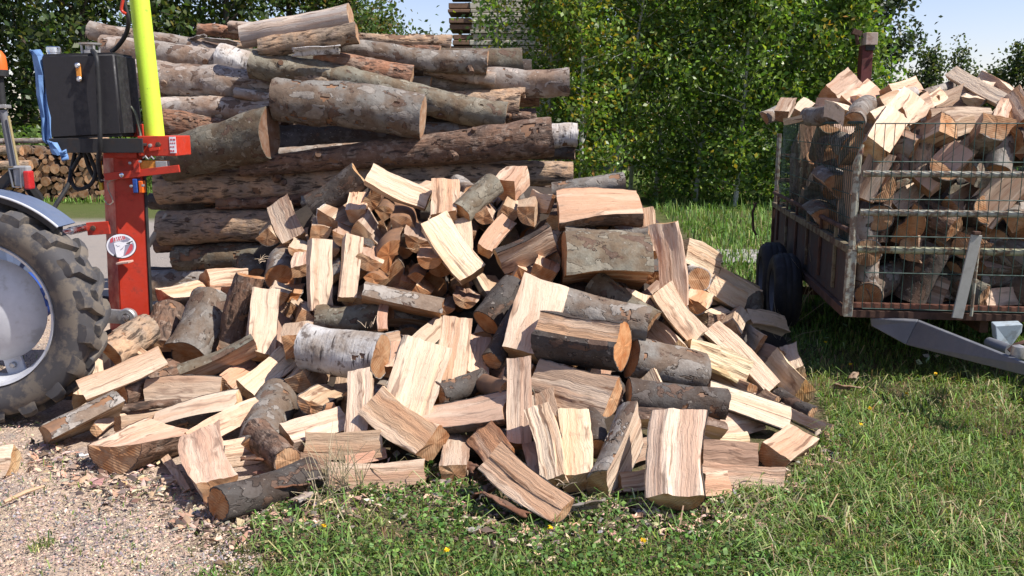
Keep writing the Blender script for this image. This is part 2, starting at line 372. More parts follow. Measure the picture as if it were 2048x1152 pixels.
gv = []; gf = []
xs = np.unique(np.concatenate([np.linspace(-8, 9, 120), np.array([-900, -300, -90, -40, -20, -12, 14, 25, 50, 120, 400, 900])]))
ys = np.unique(np.concatenate([np.linspace(0.2, 12, 90), np.linspace(12, 30, 30), np.array([-60, -10, -2, 45, 80, 150, 400, 1200])]))
for y in ys:
    for x in xs:
        near = max(0, 1 - max(abs(x), abs(y - 5)) / 14)
        gv.append((x, y, near * (0.018 * vnoise(x, y, 2.2) + 0.008 * vnoise(x, y, 9)) - 0.012))
nx = len(xs)
for j in range(len(ys) - 1):
    for i in range(nx - 1): gf.append((j * nx + i, j * nx + i + 1, (j + 1) * nx + i + 1, (j + 1) * nx + i))
k = N('ground_soil'); tc = k.n('TexCoord').outputs['Object']; sx = k.n('SeparateXYZ'); k.L(tc, sx.inputs[0])
X_, Y_ = sx.outputs[0], sx.outputs[1]
n1 = k.noise(tc, 1.7, 3); n2 = k.noise(tc, 7, 5, 0.65); n3 = k.noise(tc, 70, 5, 0.7); n4 = k.noise(tc, 260, 3, 0.6)
edge = k.n('FloatCurve'); k.L(k.math('DIVIDE', Y_, 10.0, True), edge.inputs['Value'])
cv = edge.mapping.curves[0]; edge.mapping.clip_min_y = -2; edge.mapping.clip_max_y = 2; edge.mapping.use_clip = False
pts = [(0.0, -1.04), (0.30, -1.08), (0.40, -1.08), (0.50, -0.6), (0.65, -0.3), (1.0, -0.2)]
cv.points[0].location = pts[0]; cv.points[1].location = pts[-1]
for p in pts[1:-1]: cv.points.new(*p)
edge.mapping.update()
dxe = k.math('SUBTRACT', k.math('ADD', edge.outputs[0], k.math('MULTIPLY', k.math('SUBTRACT', k.math('ADD', n1, k.math('MULTIPLY', n2, 0.8)), 0.9), 0.9)), X_)
yard = k.math('MULTIPLY', k.ramp(k.math('ADD', k.math('MULTIPLY', dxe, 1.5), 0.5), [(0.38, 0.0), (0.62, 1.0)]), k.ramp(k.math('DIVIDE', Y_, 30.0), [(0.47, 1.0), (0.50, 0.0)]))
chip = k.ramp(n3, [(0.34, (0.22, 0.17, 0.135)), (0.44, (0.42, 0.315, 0.235)), (0.58, (0.54, 0.415, 0.31)), (0.72, (0.60, 0.48, 0.37))])
grav = k.ramp(n3, [(0.33, (0.05, 0.048, 0.05)), (0.5, (0.24, 0.21, 0.20)), (0.66, (0.44, 0.38, 0.33))])
yc = k.mix(k.ramp(k.noise(tc, 2.6, 5, 0.65), [(0.52, 0.0), (0.66, 0.7)]), chip, grav)
yc = k.mix(k.ramp(k.math('DIVIDE', Y_, 12.0), [(0.55, 0.0), (0.75, 0.85)]), yc, (0.27, 0.245, 0.22))
gc = k.mix(k.ramp(n2, [(0.42, 0.0), (0.6, 1.0)]), (0.070, 0.078, 0.026), (0.15, 0.112, 0.07))
gc = k.mix(k.ramp(n3, [(0.5, 0.0), (0.66, 0.8)]), gc, (0.26, 0.19, 0.125))
gc = k.mix(k.ramp(k.math('DIVIDE', Y_, 30.0), [(0.35, 0.0), (0.55, 0.8)]), gc, (0.075, 0.105, 0.025))
c = k.mix(yard, gc, yc)
k.col(c); k.rough(0.95); k.b.inputs['Specular IOR Level'].default_value = 0.1
k.bump(k.math('ADD', n3, k.math('MULTIPLY', n4, 0.5)), 0.8, 0.015)
g = link('ground', mesh(gv, gf, True), k.m); tag(g, kind='structure')

# pale gravel track behind the heap on the right
mb = MB(); ring = []
for a in range(40):
    q = a / 40 * 2 * math.pi; r = 1 + 0.25 * vnoise(math.cos(q), math.sin(q), 2) + 0.12 * vnoise(math.cos(q), math.sin(q), 7)
    ring.append((2.75 + 0.75 * r * math.cos(q), 10.4 + 0.55 * r * math.sin(q), 0.012))
mb.poly(ring)
k = N('pale_gravel'); tc = k.n('TexCoord').outputs['Object']; n3 = k.noise(tc, 45, 5, 0.7)
k.col(k.ramp(n3, [(0.34, (0.10, 0.11, 0.06)), (0.5, (0.33, 0.30, 0.27)), (0.7, (0.52, 0.48, 0.43))])); k.rough(0.95)
tag(mb.build('gravel_path', k.m), kind='structure')

# ---------------------------------------------------------------- grass, chips, gravel: nobody could count them
def sample(n, x0, x1, y0, y1, test, tries=4):
    px = rng.uniform(x0, x1, n * tries); py = rng.uniform(y0, y1, n * tries); out = []
    for a, b in zip(px, py):
        if under_heap(a, b): continue
        p = gnd(a, b)
        if test(p.x, p.y, a, b): out.append((p.x, p.y, 0.0))
        if len(out) >= n: break
    return np.array(out)
def dryness(x, y): return 0.5 * math.exp(-((x - 1.95) / 0.42) ** 2 - ((y - 3.08) / 0.22) ** 2) + -0.16 * min(1, max(0, (x - 0.9) / 0.6)) + 0.5 + 0.5 * vnoise(x, y, 1.3) + 0.35 * vnoise(x, y, 4.1)
def lawn(x, y, a, b):
    if is_yard(x, y): return rng.random() < 0.03 + (0.9 if vnoise(x + 3, y, 5.2) > 0.52 and x > -2.2 else 0.0)
    d = dryness(x, y) + (0.18 if x < 1.0 and y < 3.9 else 0)
    return rng.random() < np.clip(1.25 - 1.1 * d + 0.35 * vnoise(x, y, 9), 0.1, 1)
P = sample(52000, -250, 2350, 640, 1330, lawn)
D = np.linalg.norm(P - np.array([0, 0, CH]), axis=1)
dry = np.array([dryness(a, b) for a, b, _ in P])
n = len(P); yard_m = np.array([a < -0.9 for a in P[:, 0]])
h = rng.uniform(0.025, 0.085, n) * (1 + 0.25 * (D > 4)); lean = rng.uniform(0.25, 1.1, n); w = rng.uniform(0.0028, 0.006, n)
right = np.clip((P[:, 0] - 0.8) / 1.0, 0, 1); h *= 0.75 + 0.5 * right
col = palette(n, [(0.100, 0.168, 0.024), (0.160, 0.225, 0.038), (0.062, 0.110, 0.022), (0.23, 0.26, 0.08), (0.38, 0.31, 0.16), (0.24, 0.14, 0.07)], [5, 4, 3, 1.8, 1.1, 1.0], 0.28)
isdry = rng.random(n) < np.clip((dry - 0.50) * 1.5, 0, 0.85)
col[isdry] = palette(int(isdry.sum()), [(0.33, 0.26, 0.14), (0.23, 0.13, 0.07), (0.17, 0.15, 0.06)], [2, 3, 2])
tag(blades('grass', P, h, w, lean, col, GRASSM), 'short green and dry grass growing in front of the heap', 'grass', kind='stuff')
# long lying blades, thickest on the right and round the foot of the heap
P = sample(4200, 420, 2250, 700, 1300, lambda x, y, a, b: (not is_yard(x, y)) and (x > 0.9 or rng.random() < 0.22) and vnoise(x, y, 1.9) + 0.6 * vnoise(x, y, 5) > 0.02)
n = len(P); col = palette(n, [(0.12, 0.20, 0.045), (0.18, 0.25, 0.07), (0.30, 0.30, 0.14), (0.40, 0.33, 0.18)], [5, 4, 2, 1.4], 0.25)
tag(blades('long_grass', P, rng.uniform(0.08, 0.22, n), rng.uniform(0.003, 0.007, n), rng.uniform(0.7, 1.2, n), col, GRASSM), 'long pale grass blades lying over the lawn on the right', 'grass', kind='stuff')
# small round leaves (clover, plantain) between the blades
P = sample(15000, -100, 2250, 700, 1300, lambda x, y, a, b: (not is_yard(x, y)) and vnoise(x, y, 2.4) + 0.4 * vnoise(x, y, 8) > -0.12)
P[:, 2] = rng.uniform(0.005, 0.035, len(P))
col = palette(len(P), [(0.09, 0.18, 0.033), (0.14, 0.24, 0.05), (0.065, 0.12, 0.028), (0.18, 0.27, 0.08)], [4, 3, 3, 1], 0.2)
tag(leaf_mesh('clover_leaves', P, rng.uniform(0.010, 0.028, len(P)), col, GRASSM, None, 1.6, 0.75), 'small clover and plantain leaves spread through the lawn', 'ground cover', kind='stuff')
# far grass on the right and under the saplings
def farlawn(x, y, a, b): return not is_yard(x, y) and not (2.0 < x < 3.5 and 9.9 < y < 10.9 and rng.random() < 0.3)
P = sample(26000, 1180, 2200, 345, 700, farlawn, 3); n = len(P); hs = np.interp(P[:, 1], [5.5, 8, 12], [0.25, 0.55, 1.0])
col = palette(n, [(0.11, 0.20, 0.035), (0.16, 0.26, 0.05), (0.07, 0.13, 0.03), (0.25, 0.25, 0.09)], [5, 4, 2, 1.2], 0.2)
tag(blades('meadow_grass', P, rng.uniform(0.10, 0.32, n) * hs, rng.uniform(0.010, 0.022, n) * (0.4 + 0.6 * hs), rng.uniform(0.1, 0.8, n), col, GRASSM), 'bright taller meadow grass between the heap and the saplings', 'grass', kind='stuff')
P = sample(7000, -60, 420, 345, 408, lambda x, y, a, b: y > 13.8, 3); n = len(P)
col = palette(n, [(0.12, 0.22, 0.035), (0.17, 0.27, 0.05), (0.09, 0.15, 0.03)], [5, 4, 2], 0.2)
tag(blades('verge_grass', P, rng.uniform(0.08, 0.22, n), rng.uniform(0.012, 0.025, n), rng.uniform(0.1, 0.8, n), col, GRASSM), 'green verge grass along the far side of the gravel track', 'grass', kind='stuff')
# wood chips and gravel
def chipshapes(name, P, size, col, label, cat, flat=0.25):
    n = len(P); a = rng.normal(size=(n, 3)); a[:, 2] *= 0.35; a /= np.linalg.norm(a, axis=1)[:, None]
    t = rng.normal(size=(n, 3)); t -= a * (t * a).sum(1)[:, None]; t /= np.linalg.norm(t, axis=1)[:, None]; t[:, 2] *= 0.4
    b = np.cross(a, t); L_ = size[:, None]; asp = rng.uniform(0.35, 0.8, (n, 1))
    top = P + np.array([0, 0, 1]) * L_ * flat
    V = np.stack([P - a * L_ / 2, P + t * L_ * asp / 2, P + a * L_ / 2, P - t * L_ * asp / 2, top + b * L_ * flat * 0.3], 1).reshape(-1, 3)
    i = np.arange(n)[:, None] * 5
    T = np.concatenate([i + np.array([[q, (q + 1) % 4, 4]]) for q in range(4)])
    return tag(fast(name, V, np.zeros((0, 4), int), T, CHIPM, None, np.repeat(col, 5, 0)), label, cat, kind='stuff')
P = sample(40000, -350, 900, 640, 1330, lambda x, y, a, b: (is_yard(x, y) and vnoise(x, y, 3.0) < 0.40) or (rng.random() < 0.13 and x < 1))
P[:, 2] = 0.004
col = palette(len(P), [(0.53, 0.40, 0.295), (0.59, 0.47, 0.35), (0.45, 0.32, 0.235), (0.30, 0.22, 0.175)], [5, 3, 4, 1.2], 0.15)
chipshapes('wood_chips', P, rng.uniform(0.003, 0.012, len(P)) * rng.choice([1, 1, 1, 1.9], len(P)), col, 'pinkish wood chips and sawdust strewn over the yard', 'wood chips')
P = sample(6000, -350, 760, 640, 1330, lambda x, y, a, b: is_yard(x, y) and vnoise(x, y, 2.6) + 0.5 * vnoise(x + 9, y, 6) > -0.1)
P[:, 2] = 0.002
col = palette(len(P), [(0.24, 0.215, 0.21), (0.13, 0.12, 0.12), (0.33, 0.28, 0.26), (0.40, 0.32, 0.28)], [4, 4, 2, 1], 0.2)
chipshapes('gravel', P, rng.uniform(0.006, 0.020, len(P)), col, 'grey gravel stones showing through the wood chips', 'gravel', 0.45)

# splinters and bark crumbs round the foot of the heap
P = []
while len(P) < 2600:
    a_ = rng.uniform(60, 1680); b_ = interp(FOOT, a_) + rng.normal(6, 24) + abs(rng.normal(0, 26))
    p = gnd(a_, min(b_, 1130)); P.append((p.x, p.y, 0.012))
P = np.array(P); col = palette(len(P), [(0.60, 0.44, 0.31), (0.45, 0.29, 0.19), (0.14, 0.085, 0.06), (0.07, 0.05, 0.04), (0.24, 0.21, 0.18)], [3, 3, 3, 2, 1.5], 0.2)
chipshapes('splinters', P, rng.uniform(0.012, 0.05, len(P)) * rng.choice([1, 1, 1.5], len(P)), col, 'splinters and bark crumbs along the foot of the firewood heap', 'splinters', 0.16)

# ================================================================ trees
BARKT = m_paint('tree_bark', (0.085, 0.065, 0.05), 0.5, 0.9, (0.04, 0.03, 0.025), 12)
BIRCHT = m_paint('pale_sapling_bark', (0.42, 0.42, 0.36), 0.5, 0.8, (0.10, 0.09, 0.08), 14)
def tree(name, label, group, base, H, spread, nleaf, lsize, cols, wts, trunk_mat=BARKT, r0=0.12, low=0.15, nlimb=34, lean=(0, 0), clus=0.35, shape=1.0, upang=0.6, cat='tree', yel=0.0, flat=0.45):
    root = tag(empty(name, base), label, cat, group)
    bx = Vector(base); mb = MB(); tops = [bx + Vector((lean[0] * t + 0.05 * H * 0.2 * math.sin(3 * t), lean[1] * t, H * t)) for t in np.linspace(0, 0.97, 9)]
    mb.tube(tops, [r0 * (1 - 0.9 * i / 8) for i in range(9)], 7)
    cs = []
    for i in range(nlimb):
        t = low + (1 - low) * (i + rng.random()) / nlimb * 0.97; t = min(t, 0.96)
        f = t * 8; j = int(f); o = tops[j].lerp(tops[min(j + 1, 8)], f - j)
        prof = (math.sin(math.pi * min(1, max(0.06, ((t - low) / (1 - low)) ** shape * 0.86 + 0.16)))) ** 0.75
        ln = spread * (0.45 + 0.65 * rng.random()) * prof
        az = rng.uniform(0, 2 * math.pi); el = upang * rng.uniform(0.2, 1.2)
        d = Vector((math.cos(az) * math.cos(el), math.sin(az) * math.cos(el), math.sin(el)))
        pts = [o + d * ln * s + Vector((0, 0, 0.12 * ln * s * s)) + Vector(rng.normal(0, 0.04 * ln, 3)) * s for s in (0, 0.35, 0.7, 1.0)]
        mb.tube(pts, [r0 * 0.32 * (1 - t * 0.6), r0 * 0.2, r0 * 0.11, r0 * 0.04], 4, False)
        for s in np.linspace(0.25, 1.05, 6):
            q = min(s, 1) * 3; a = min(int(q), 2); c0 = pts[a].lerp(pts[a + 1], q - a)
            cs.append((c0, clus * (0.6 + 0.7 * rng.random())))
    for i in range(5): cs.append((tops[-1] + Vector(rng.normal(0, clus * 0.4, 3)), clus * 0.6))
    mb.build('trunk', trunk_mat, root, True)
    Cc = np.array([c for c, _ in cs]); Cr = np.array([r for _, r in cs]); i = rng.integers(0, len(cs), nleaf)
    off = rng.normal(0, 1, (nleaf, 3)); off[:, 2] *= flat + 0.3
    Pl = Cc[i] + off * Cr[i][:, None] * 0.6
    Pl = Pl[Pl[:, 2] > 0.05]
    cb = np.exp(rng.normal(0, 0.16, len(cs)))[i][:len(Pl)]
    col = palette(len(Pl), cols, wts, 0.2) * cb[:, None]
    if yel:
        yc_ = (rng.random(len(cs)) < yel)[i][:len(Pl)] & (rng.random(len(Pl)) < 0.55)
        col[yc_] = palette(int(yc_.sum()), [(0.40, 0.30, 0.03), (0.30, 0.28, 0.04), (0.38, 0.20, 0.04)], [3, 3, 1], 0.15)
    cr = leaf_mesh('crown', Pl - np.array(base), rng.uniform(0.65, 1.3, len(Pl)) * lsize, col, LEAF, root, 0.35)
    return root
DK = [(0.042, 0.070, 0.020), (0.065, 0.098, 0.026), (0.090, 0.120, 0.032), (0.13, 0.13, 0.025)]
GR = [(0.115, 0.195, 0.030), (0.170, 0.250, 0.042), (0.070, 0.125, 0.024), (0.33, 0.28, 0.03), (0.22, 0.30, 0.07)]
# dark wood edge on the left, beyond the log pile
spec = [(-60, 27, 9, 2.6, 'dark bushy tree at the left edge above the tractor'), (70, 29, 10, 2.8, 'dark tree standing behind the black oil tank'),
        (190, 26, 8.5, 2.4, 'dark tree directly behind the fluorescent yellow cylinder'), (330, 30, 10, 2.8, 'dark green tree above the upper left end of the long logs'),
        (470, 28, 9, 2.5, 'shaded tree behind the middle of the long log pile'), (590, 31, 9, 2.5, 'mid green tree behind the topmost logs'),
        (700, 30, 6.6, 2.2, 'olive tree at the right end of the dark wood edge'), (765, 33, 5.6, 1.7, 'small brownish tree beside the gap of open sky')]
for i, (px, Y, H, sprd, lab) in enumerate(spec):
    b = gnd(px, 300); b = Vector(((px - 1024) / F * Y * 1.0, Y, 0))
    tree('broadleaf_tree', lab, 'trees beyond the log pile', b, H, sprd, 9500 if i < 6 else 7500, 0.20 if i < 6 else 0.16, DK if i < 5 else [(0.07, 0.12, 0.025), (0.10, 0.145, 0.04), (0.13, 0.13, 0.04), (0.16, 0.11, 0.04)], [4, 4, 2, 0.8 if i < 5 else 1.2], r0=0.2, low=0.03, nlimb=46, clus=0.75, shape=0.75)
tree('shrub', 'low dark shrub under the gap of open sky beside the layered stack', 'far shrubs', Vector((-5.0, 55, 0)), 6.6, 2.4, 3500, 0.3, DK, [4, 4, 2, 1], low=0.05, nlimb=26, clus=0.8, cat='shrub')
tree('shrub', 'pale hazy shrub on the skyline beside the olive tree', 'far shrubs', Vector((-8.3, 62, 0)), 5.9, 1.9, 1800, 0.25, [(0.12, 0.15, 0.09), (0.09, 0.12, 0.06)], [1, 1], low=0.05, nlimb=24, clus=0.7, cat='shrub')
# saplings in the middle, partly yellow
sap = [(985, 17.0, 5.0, 1.05, (0.1, 0), 'leafy sapling in front of the tall layered stack', 2600), (1085, 17.6, 5.6, 1.15, (0.2, 0), 'yellow flecked sapling just right of the layered stack', 7200),
       (1160, 16.8, 5.8, 1.3, (-0.1, 0), 'sapling with thin upright stem behind the right ends of the logs', 7600), (1215, 17.4, 6.2, 1.4, (0.9, 0.2), 'young birch with pale trunk leaning to the right', 8200),
       (1310, 18.6, 6.6, 1.5, (0.1, 0), 'dense sapling above the dark hollow in the thicket', 8600), (1390, 17.6, 6.2, 1.4, (0.2, 0), 'broad leaved sapling in the middle of the thicket', 8800),
       (1470, 16.9, 6.0, 1.35, (0.1, 0), 'bright green sapling left of the trailer', 9000), (1555, 17.2, 6.1, 1.35, (0.1, 0), 'glossy sapling rising behind the left side of the trailer', 9000),
       (1668, 16.9, 4.6, 1.1, (0.1, 0), 'rightmost sapling of the thicket beside the red post', 7600), (1140, 19.6, 6.2, 1.3, (0, 0), 'taller sapling at the back between two yellow flecked ones', 6500),
       (1260, 20.2, 6.8, 1.6, (0, 0), 'tallest sapling at the back of the thicket', 6500), (1430, 20.0, 6.8, 1.6, (0, 0), 'back sapling closing the thicket behind the bright green one', 6500)]
for i, (px, Y, H, sprd, ln, lab, nl) in enumerate(sap):
    b = Vector(((px - 1024) / F * Y, Y, 0))
    yw = 1.2 if i in (1, 2, 3, 9) else 0.3
    tree('sapling', lab, 'saplings in the thicket', b, H, sprd, nl, 0.098 if i < 5 else 0.108, GR, [4, 4, 3, yw, 1.5], BIRCHT, 0.05, 0.05 if i != 3 else 0.16, 46, ln, 0.36, 0.55, 0.6, yel=0.14 if i in (0, 1, 2, 3, 9) else 0.03)
tree('broadleaf_tree', 'large dark tree behind the red post on the right', 'trees beyond the trailer', Vector((14.6, 38, 0)), 10.5, 3.0, 14000, 0.22, [(0.028, 0.045, 0.022), (0.042, 0.062, 0.024), (0.06, 0.08, 0.03)], [4, 3, 2], r0=0.25, low=0.06, nlimb=60, clus=0.8, shape=0.7)
skyl = [(1835, 32, 4.1, 1.3, 'dense low bush right of the large dark tree'), (1895, 34, 4.4, 1.0, 'thin twiggy bush on the skyline above the pale timbers'), (1965, 33, 3.5, 1.1, 'small bush behind the pale topmost beam of the load'),
        (1930, 36, 3.4, 1.2, 'low bush between the two twiggy ones'), (2010, 31, 4.2, 1.0, 'tall feathery bush at the right edge of the sky'), (2075, 32, 4.4, 1.2, 'feathery bush cut by the right edge of the photo')]
for i, (px, Y, H, sprd, lab) in enumerate(skyl):
    tree('bush', lab, 'bushes on the skyline', Vector(((px - 1024) / F * Y, Y, 0)), H, sprd, 3200 if i != 1 else 1700, 0.14, [(0.05, 0.075, 0.028), (0.08, 0.105, 0.03), (0.13, 0.14, 0.07)], [3, 3, 1.4], BARKT, 0.05, 0.05, 34, (0, 0), 0.38, 0.6, 1.25, 'bush')
for i, (px, Y, H, lab) in enumerate([(1010, 30, 6.0, 'tree far behind the layered stack and the leftmost sapling'), (1130, 31, 6.6, 'tree far behind the yellow flecked saplings'), (1250, 30, 7.4, 'tree far behind the leaning young birch'), (1370, 32, 7.6, 'tree far behind the dark hollow of the thicket'), (1490, 31, 7.4, 'tree far behind the bright green sapling'), (1600, 33, 7.0, 'tree far behind the rightmost saplings')]):
    tree('broadleaf_tree', lab, 'trees behind the thicket', Vector(((px - 1024) / F * Y, Y, 0)), H, 2.2, 7500, 0.18, [(0.05, 0.095, 0.02), (0.075, 0.13, 0.028), (0.10, 0.15, 0.03)], [4, 3, 2], BARKT, 0.12, 0.02, 44, (0, 0), 0.75, 0.6)
for px, Y, H, lab in ((2230, 30, 6.0, 'tree beyond the trailer outside the right edge, nearest to the feathery bush'), (2420, 32, 7.0, 'second tree beyond the trailer outside the right edge'), (2640, 30, 6.5, 'third tree beyond the trailer outside the right edge'), (-230, 28, 8.5, 'tree outside the left edge beyond the tractor'), (-420, 30, 8.0, 'farther tree outside the left edge beyond the tractor')):
    tree('broadleaf_tree', lab, 'trees outside the frame', Vector(((px - 1024) / F * Y, Y, 0)), H, 2.5, 5000, 0.24, DK, [4, 4, 2, 1], BARKT, 0.15, 0.03, 40, (0, 0), 0.75, 0.7)
# weeds at the foot of the saplings, on the far verge and a few dry stems
P = sample(9000, 1060, 1720, 330, 410, lambda x, y, a, b: 15 < y < 22, 3); P[:, 2] += rng.uniform(0, 0.9, len(P)) ** 1.3
col = palette(len(P), GR + [(0.24, 0.17, 0.08)], [4, 3, 4, 0.4, 1, 0.8], 0.25)
tag(leaf_mesh('undergrowth_leaves', P, rng.uniform(0.06, 0.14, len(P)), col, LEAF), 'weeds and low leaves at the foot of the saplings', 'undergrowth', kind='stuff')
P = sample(9000, -120, 420, 262, 330, lambda x, y, a, b: 19 < y < 27, 6)
if len(P) < 3000: P = np.stack([rng.uniform(-14, -6, 6000), rng.uniform(20, 25, 6000), np.zeros(6000)], 1)
P[:, 2] += rng.uniform(0, 1, len(P)) ** 1.2 * 1.5
col = palette(len(P), [(0.10, 0.17, 0.03), (0.15, 0.22, 0.05), (0.06, 0.10, 0.025)], [3, 2, 3], 0.25)
tag(leaf_mesh('weed_leaves', P, rng.uniform(0.08, 0.2, len(P)), col, LEAF), 'bright weeds growing behind the far stacked woodpile', 'undergrowth', kind='stuff')

# ---------------------------------------------------------------- tall layered stack behind the saplings
st = tag(empty('plank_stack', (0.2, 21.5, 0)), 'tall weathered stack of thin pale layers half hidden by saplings', 'wood stack')
PLK = [m_paint('weathered_plank_a', (0.40, 0.37, 0.28), 0.6, 0.9, (0.20, 0.17, 0.12), 6), m_paint('weathered_plank_b', (0.50, 0.47, 0.37), 0.5, 0.9, (0.27, 0.23, 0.17), 5), m_paint('brown_plank', (0.20, 0.12, 0.075), 0.6, 0.9, (0.10, 0.06, 0.04), 6)]
z = 0.0; i = 0
while z < 5.6:
    t = rng.uniform(0.085, 0.15); r_ = rng.random()
    mt = 2 if (r_ < 0.13) else (1 if r_ < 0.55 else 0)
    xa = -0.92 + rng.uniform(-0.05, 0.05); xb = 1.7 + rng.uniform(-0.1, 0.1); yf = 20.75 + rng.uniform(-0.035, 0.035)
    mb = MB(); mb.box(((xa + xb) / 2, yf + 0.75, z + t / 2), (xb - xa, 1.5, t * 0.86), None, 0.012)
    mb.build('board', PLK[mt], st)
    if rng.random() < 0.9:
        xc = -1.40 + rng.uniform(-0.05, 0.07)
        mb = MB(); mb.box(((xc + xa) / 2 - 0.005, yf + 0.55 + rng.uniform(-0.05, 0.03), z + t / 2), (xa - xc - 0.01, 1.0, t * 0.8), None, 0.012); mb.build('board', PLK[2], st)
    z += t; i += 1

# ================================================================ logs and split firewood
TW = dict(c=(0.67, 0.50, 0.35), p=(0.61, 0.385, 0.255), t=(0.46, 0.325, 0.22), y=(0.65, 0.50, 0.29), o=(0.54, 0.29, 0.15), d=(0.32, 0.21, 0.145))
TB = dict(g=('smooth', (0.215, 0.20, 0.175)), b=('rough', (0.125, 0.085, 0.062)), k=('smooth', (0.075, 0.066, 0.058)), w=('birch', (0.55, 0.53, 0.50)),
          m=('smooth', (0.165, 0.152, 0.115)), l=('rough', (0.31, 0.235, 0.165)), s=('smooth', (0.33, 0.29, 0.25)), r=('rough', (0.20, 0.115, 0.075)))
def seg(p, q, n): return [(p[0] + (q[0] - p[0]) * i / n, p[1] + (q[1] - p[1]) * i / n) for i in range(n)]
def arc(r, a0, a1, n, sq=1.0, wob=0.0, ph=0.0):
    return [((r + wob * math.sin(3 * t + ph)) * math.cos(t), (r * sq + wob * math.sin(2 * t + ph)) * math.sin(t)) for t in [a0 + (a1 - a0) * i / n for i in range(n)]]
def section(ty, rn):
    """outline (side, face) counter-clockwise, bark flag per edge, pith"""
    j = lambda a: rn.uniform(-a, a)
    if ty == 'R':
        p = arc(1, 0, 2 * math.pi, 26, 1 + j(0.08), 0.03, j(3)); return p, [True] * 26, (j(.12), j(.12))
    if ty == 'G':
        p = []
        for i in range(28):
            t = math.pi / 2 - 0.62 + 2 * math.pi * i / 28 ; r_ = 1.0
            dd = abs((t - math.pi / 2 + math.pi) % (2 * math.pi) - math.pi)
            if dd < 0.40: r_ = 0.84
            p.append((r_ * math.cos(t), r_ * 1.08 * math.sin(t)))
        return p, [abs((math.pi / 2 - 0.62 + 2 * math.pi * (i + .5) / 28 - math.pi / 2 + math.pi) % (2 * math.pi) - math.pi) > 0.42 for i in range(28)], (0.05, -0.1)
    if ty == 'H':
        k0 = j(0.18); f = seg((1, k0), (0.1 + j(.3), j(0.16)), 6) + seg((0.1, j(0.1)), (-1, -k0 * 0.6), 6)
        f[6] = (f[6][0], (f[5][1] + f[6][1]) / 2)
        a = arc(1, math.pi + k0 * 0.6, 2 * math.pi + k0, 15, 0.92 + j(0.12), 0.03, j(3)); return f + a, [False] * 12 + [True] * 15, (j(.2), 0.02)
    if ty == 'Q':
        ap = (j(0.15), 0.62 + j(.08)); w1 = 0.80 + j(.12)
        r_, l_ = (w1, -0.22 + j(.1)), (-w1, -0.22 + j(.1)); f = seg(r_, ap, 5) + seg(ap, l_, 5)
        n = 10; a = []
        for i in range(n):
            t = i / n; x = l_[0] + (r_[0] - l_[0]) * t; a.append((x, l_[1] + (r_[1] - l_[1]) * t - 0.42 * math.sin(math.pi * t)))
        return f + a, [False] * 10 + [True] * n, ap
    if ty == 'T':
        c = [(1, 0.22 + j(.06)), (-1, 0.24 + j(.06)), (-0.96, -0.2 + j(.08)), (0.97, -0.2 + j(.08))]
    elif ty == 'W':
        c = [(1, 0.25 + j(.1)), (-1, 0.12 + j(.06)), (-0.93, -0.02), (0.86 + j(.08), -0.55 + j(.1))]
    else:
        c = [(1, 0.66 + j(.15)), (-0.97, 0.70 + j(.15)), (-0.78 + j(.18), -0.62 + j(.1)), (0.80 + j(.18), -0.66 + j(.1))]
    f = []
    for a_, b_ in ((0, 1), (1, 2)): f += seg(c[a_], c[b_], 9 if a_ == 0 else 6)
    n = 7; l_, r_ = c[2], c[3]
    for i in range(n):
        t = i / n; f.append((l_[0] + (r_[0] - l_[0]) * t, l_[1] + (r_[1] - l_[1]) * t - (0.16 if ty == 'S' else 0.05) * math.sin(math.pi * t)))
    f += seg(c[3], c[0], 5)
    return f, [False] * 15 + [True] * n + [False] * 5, (j(0.5), 1.5)

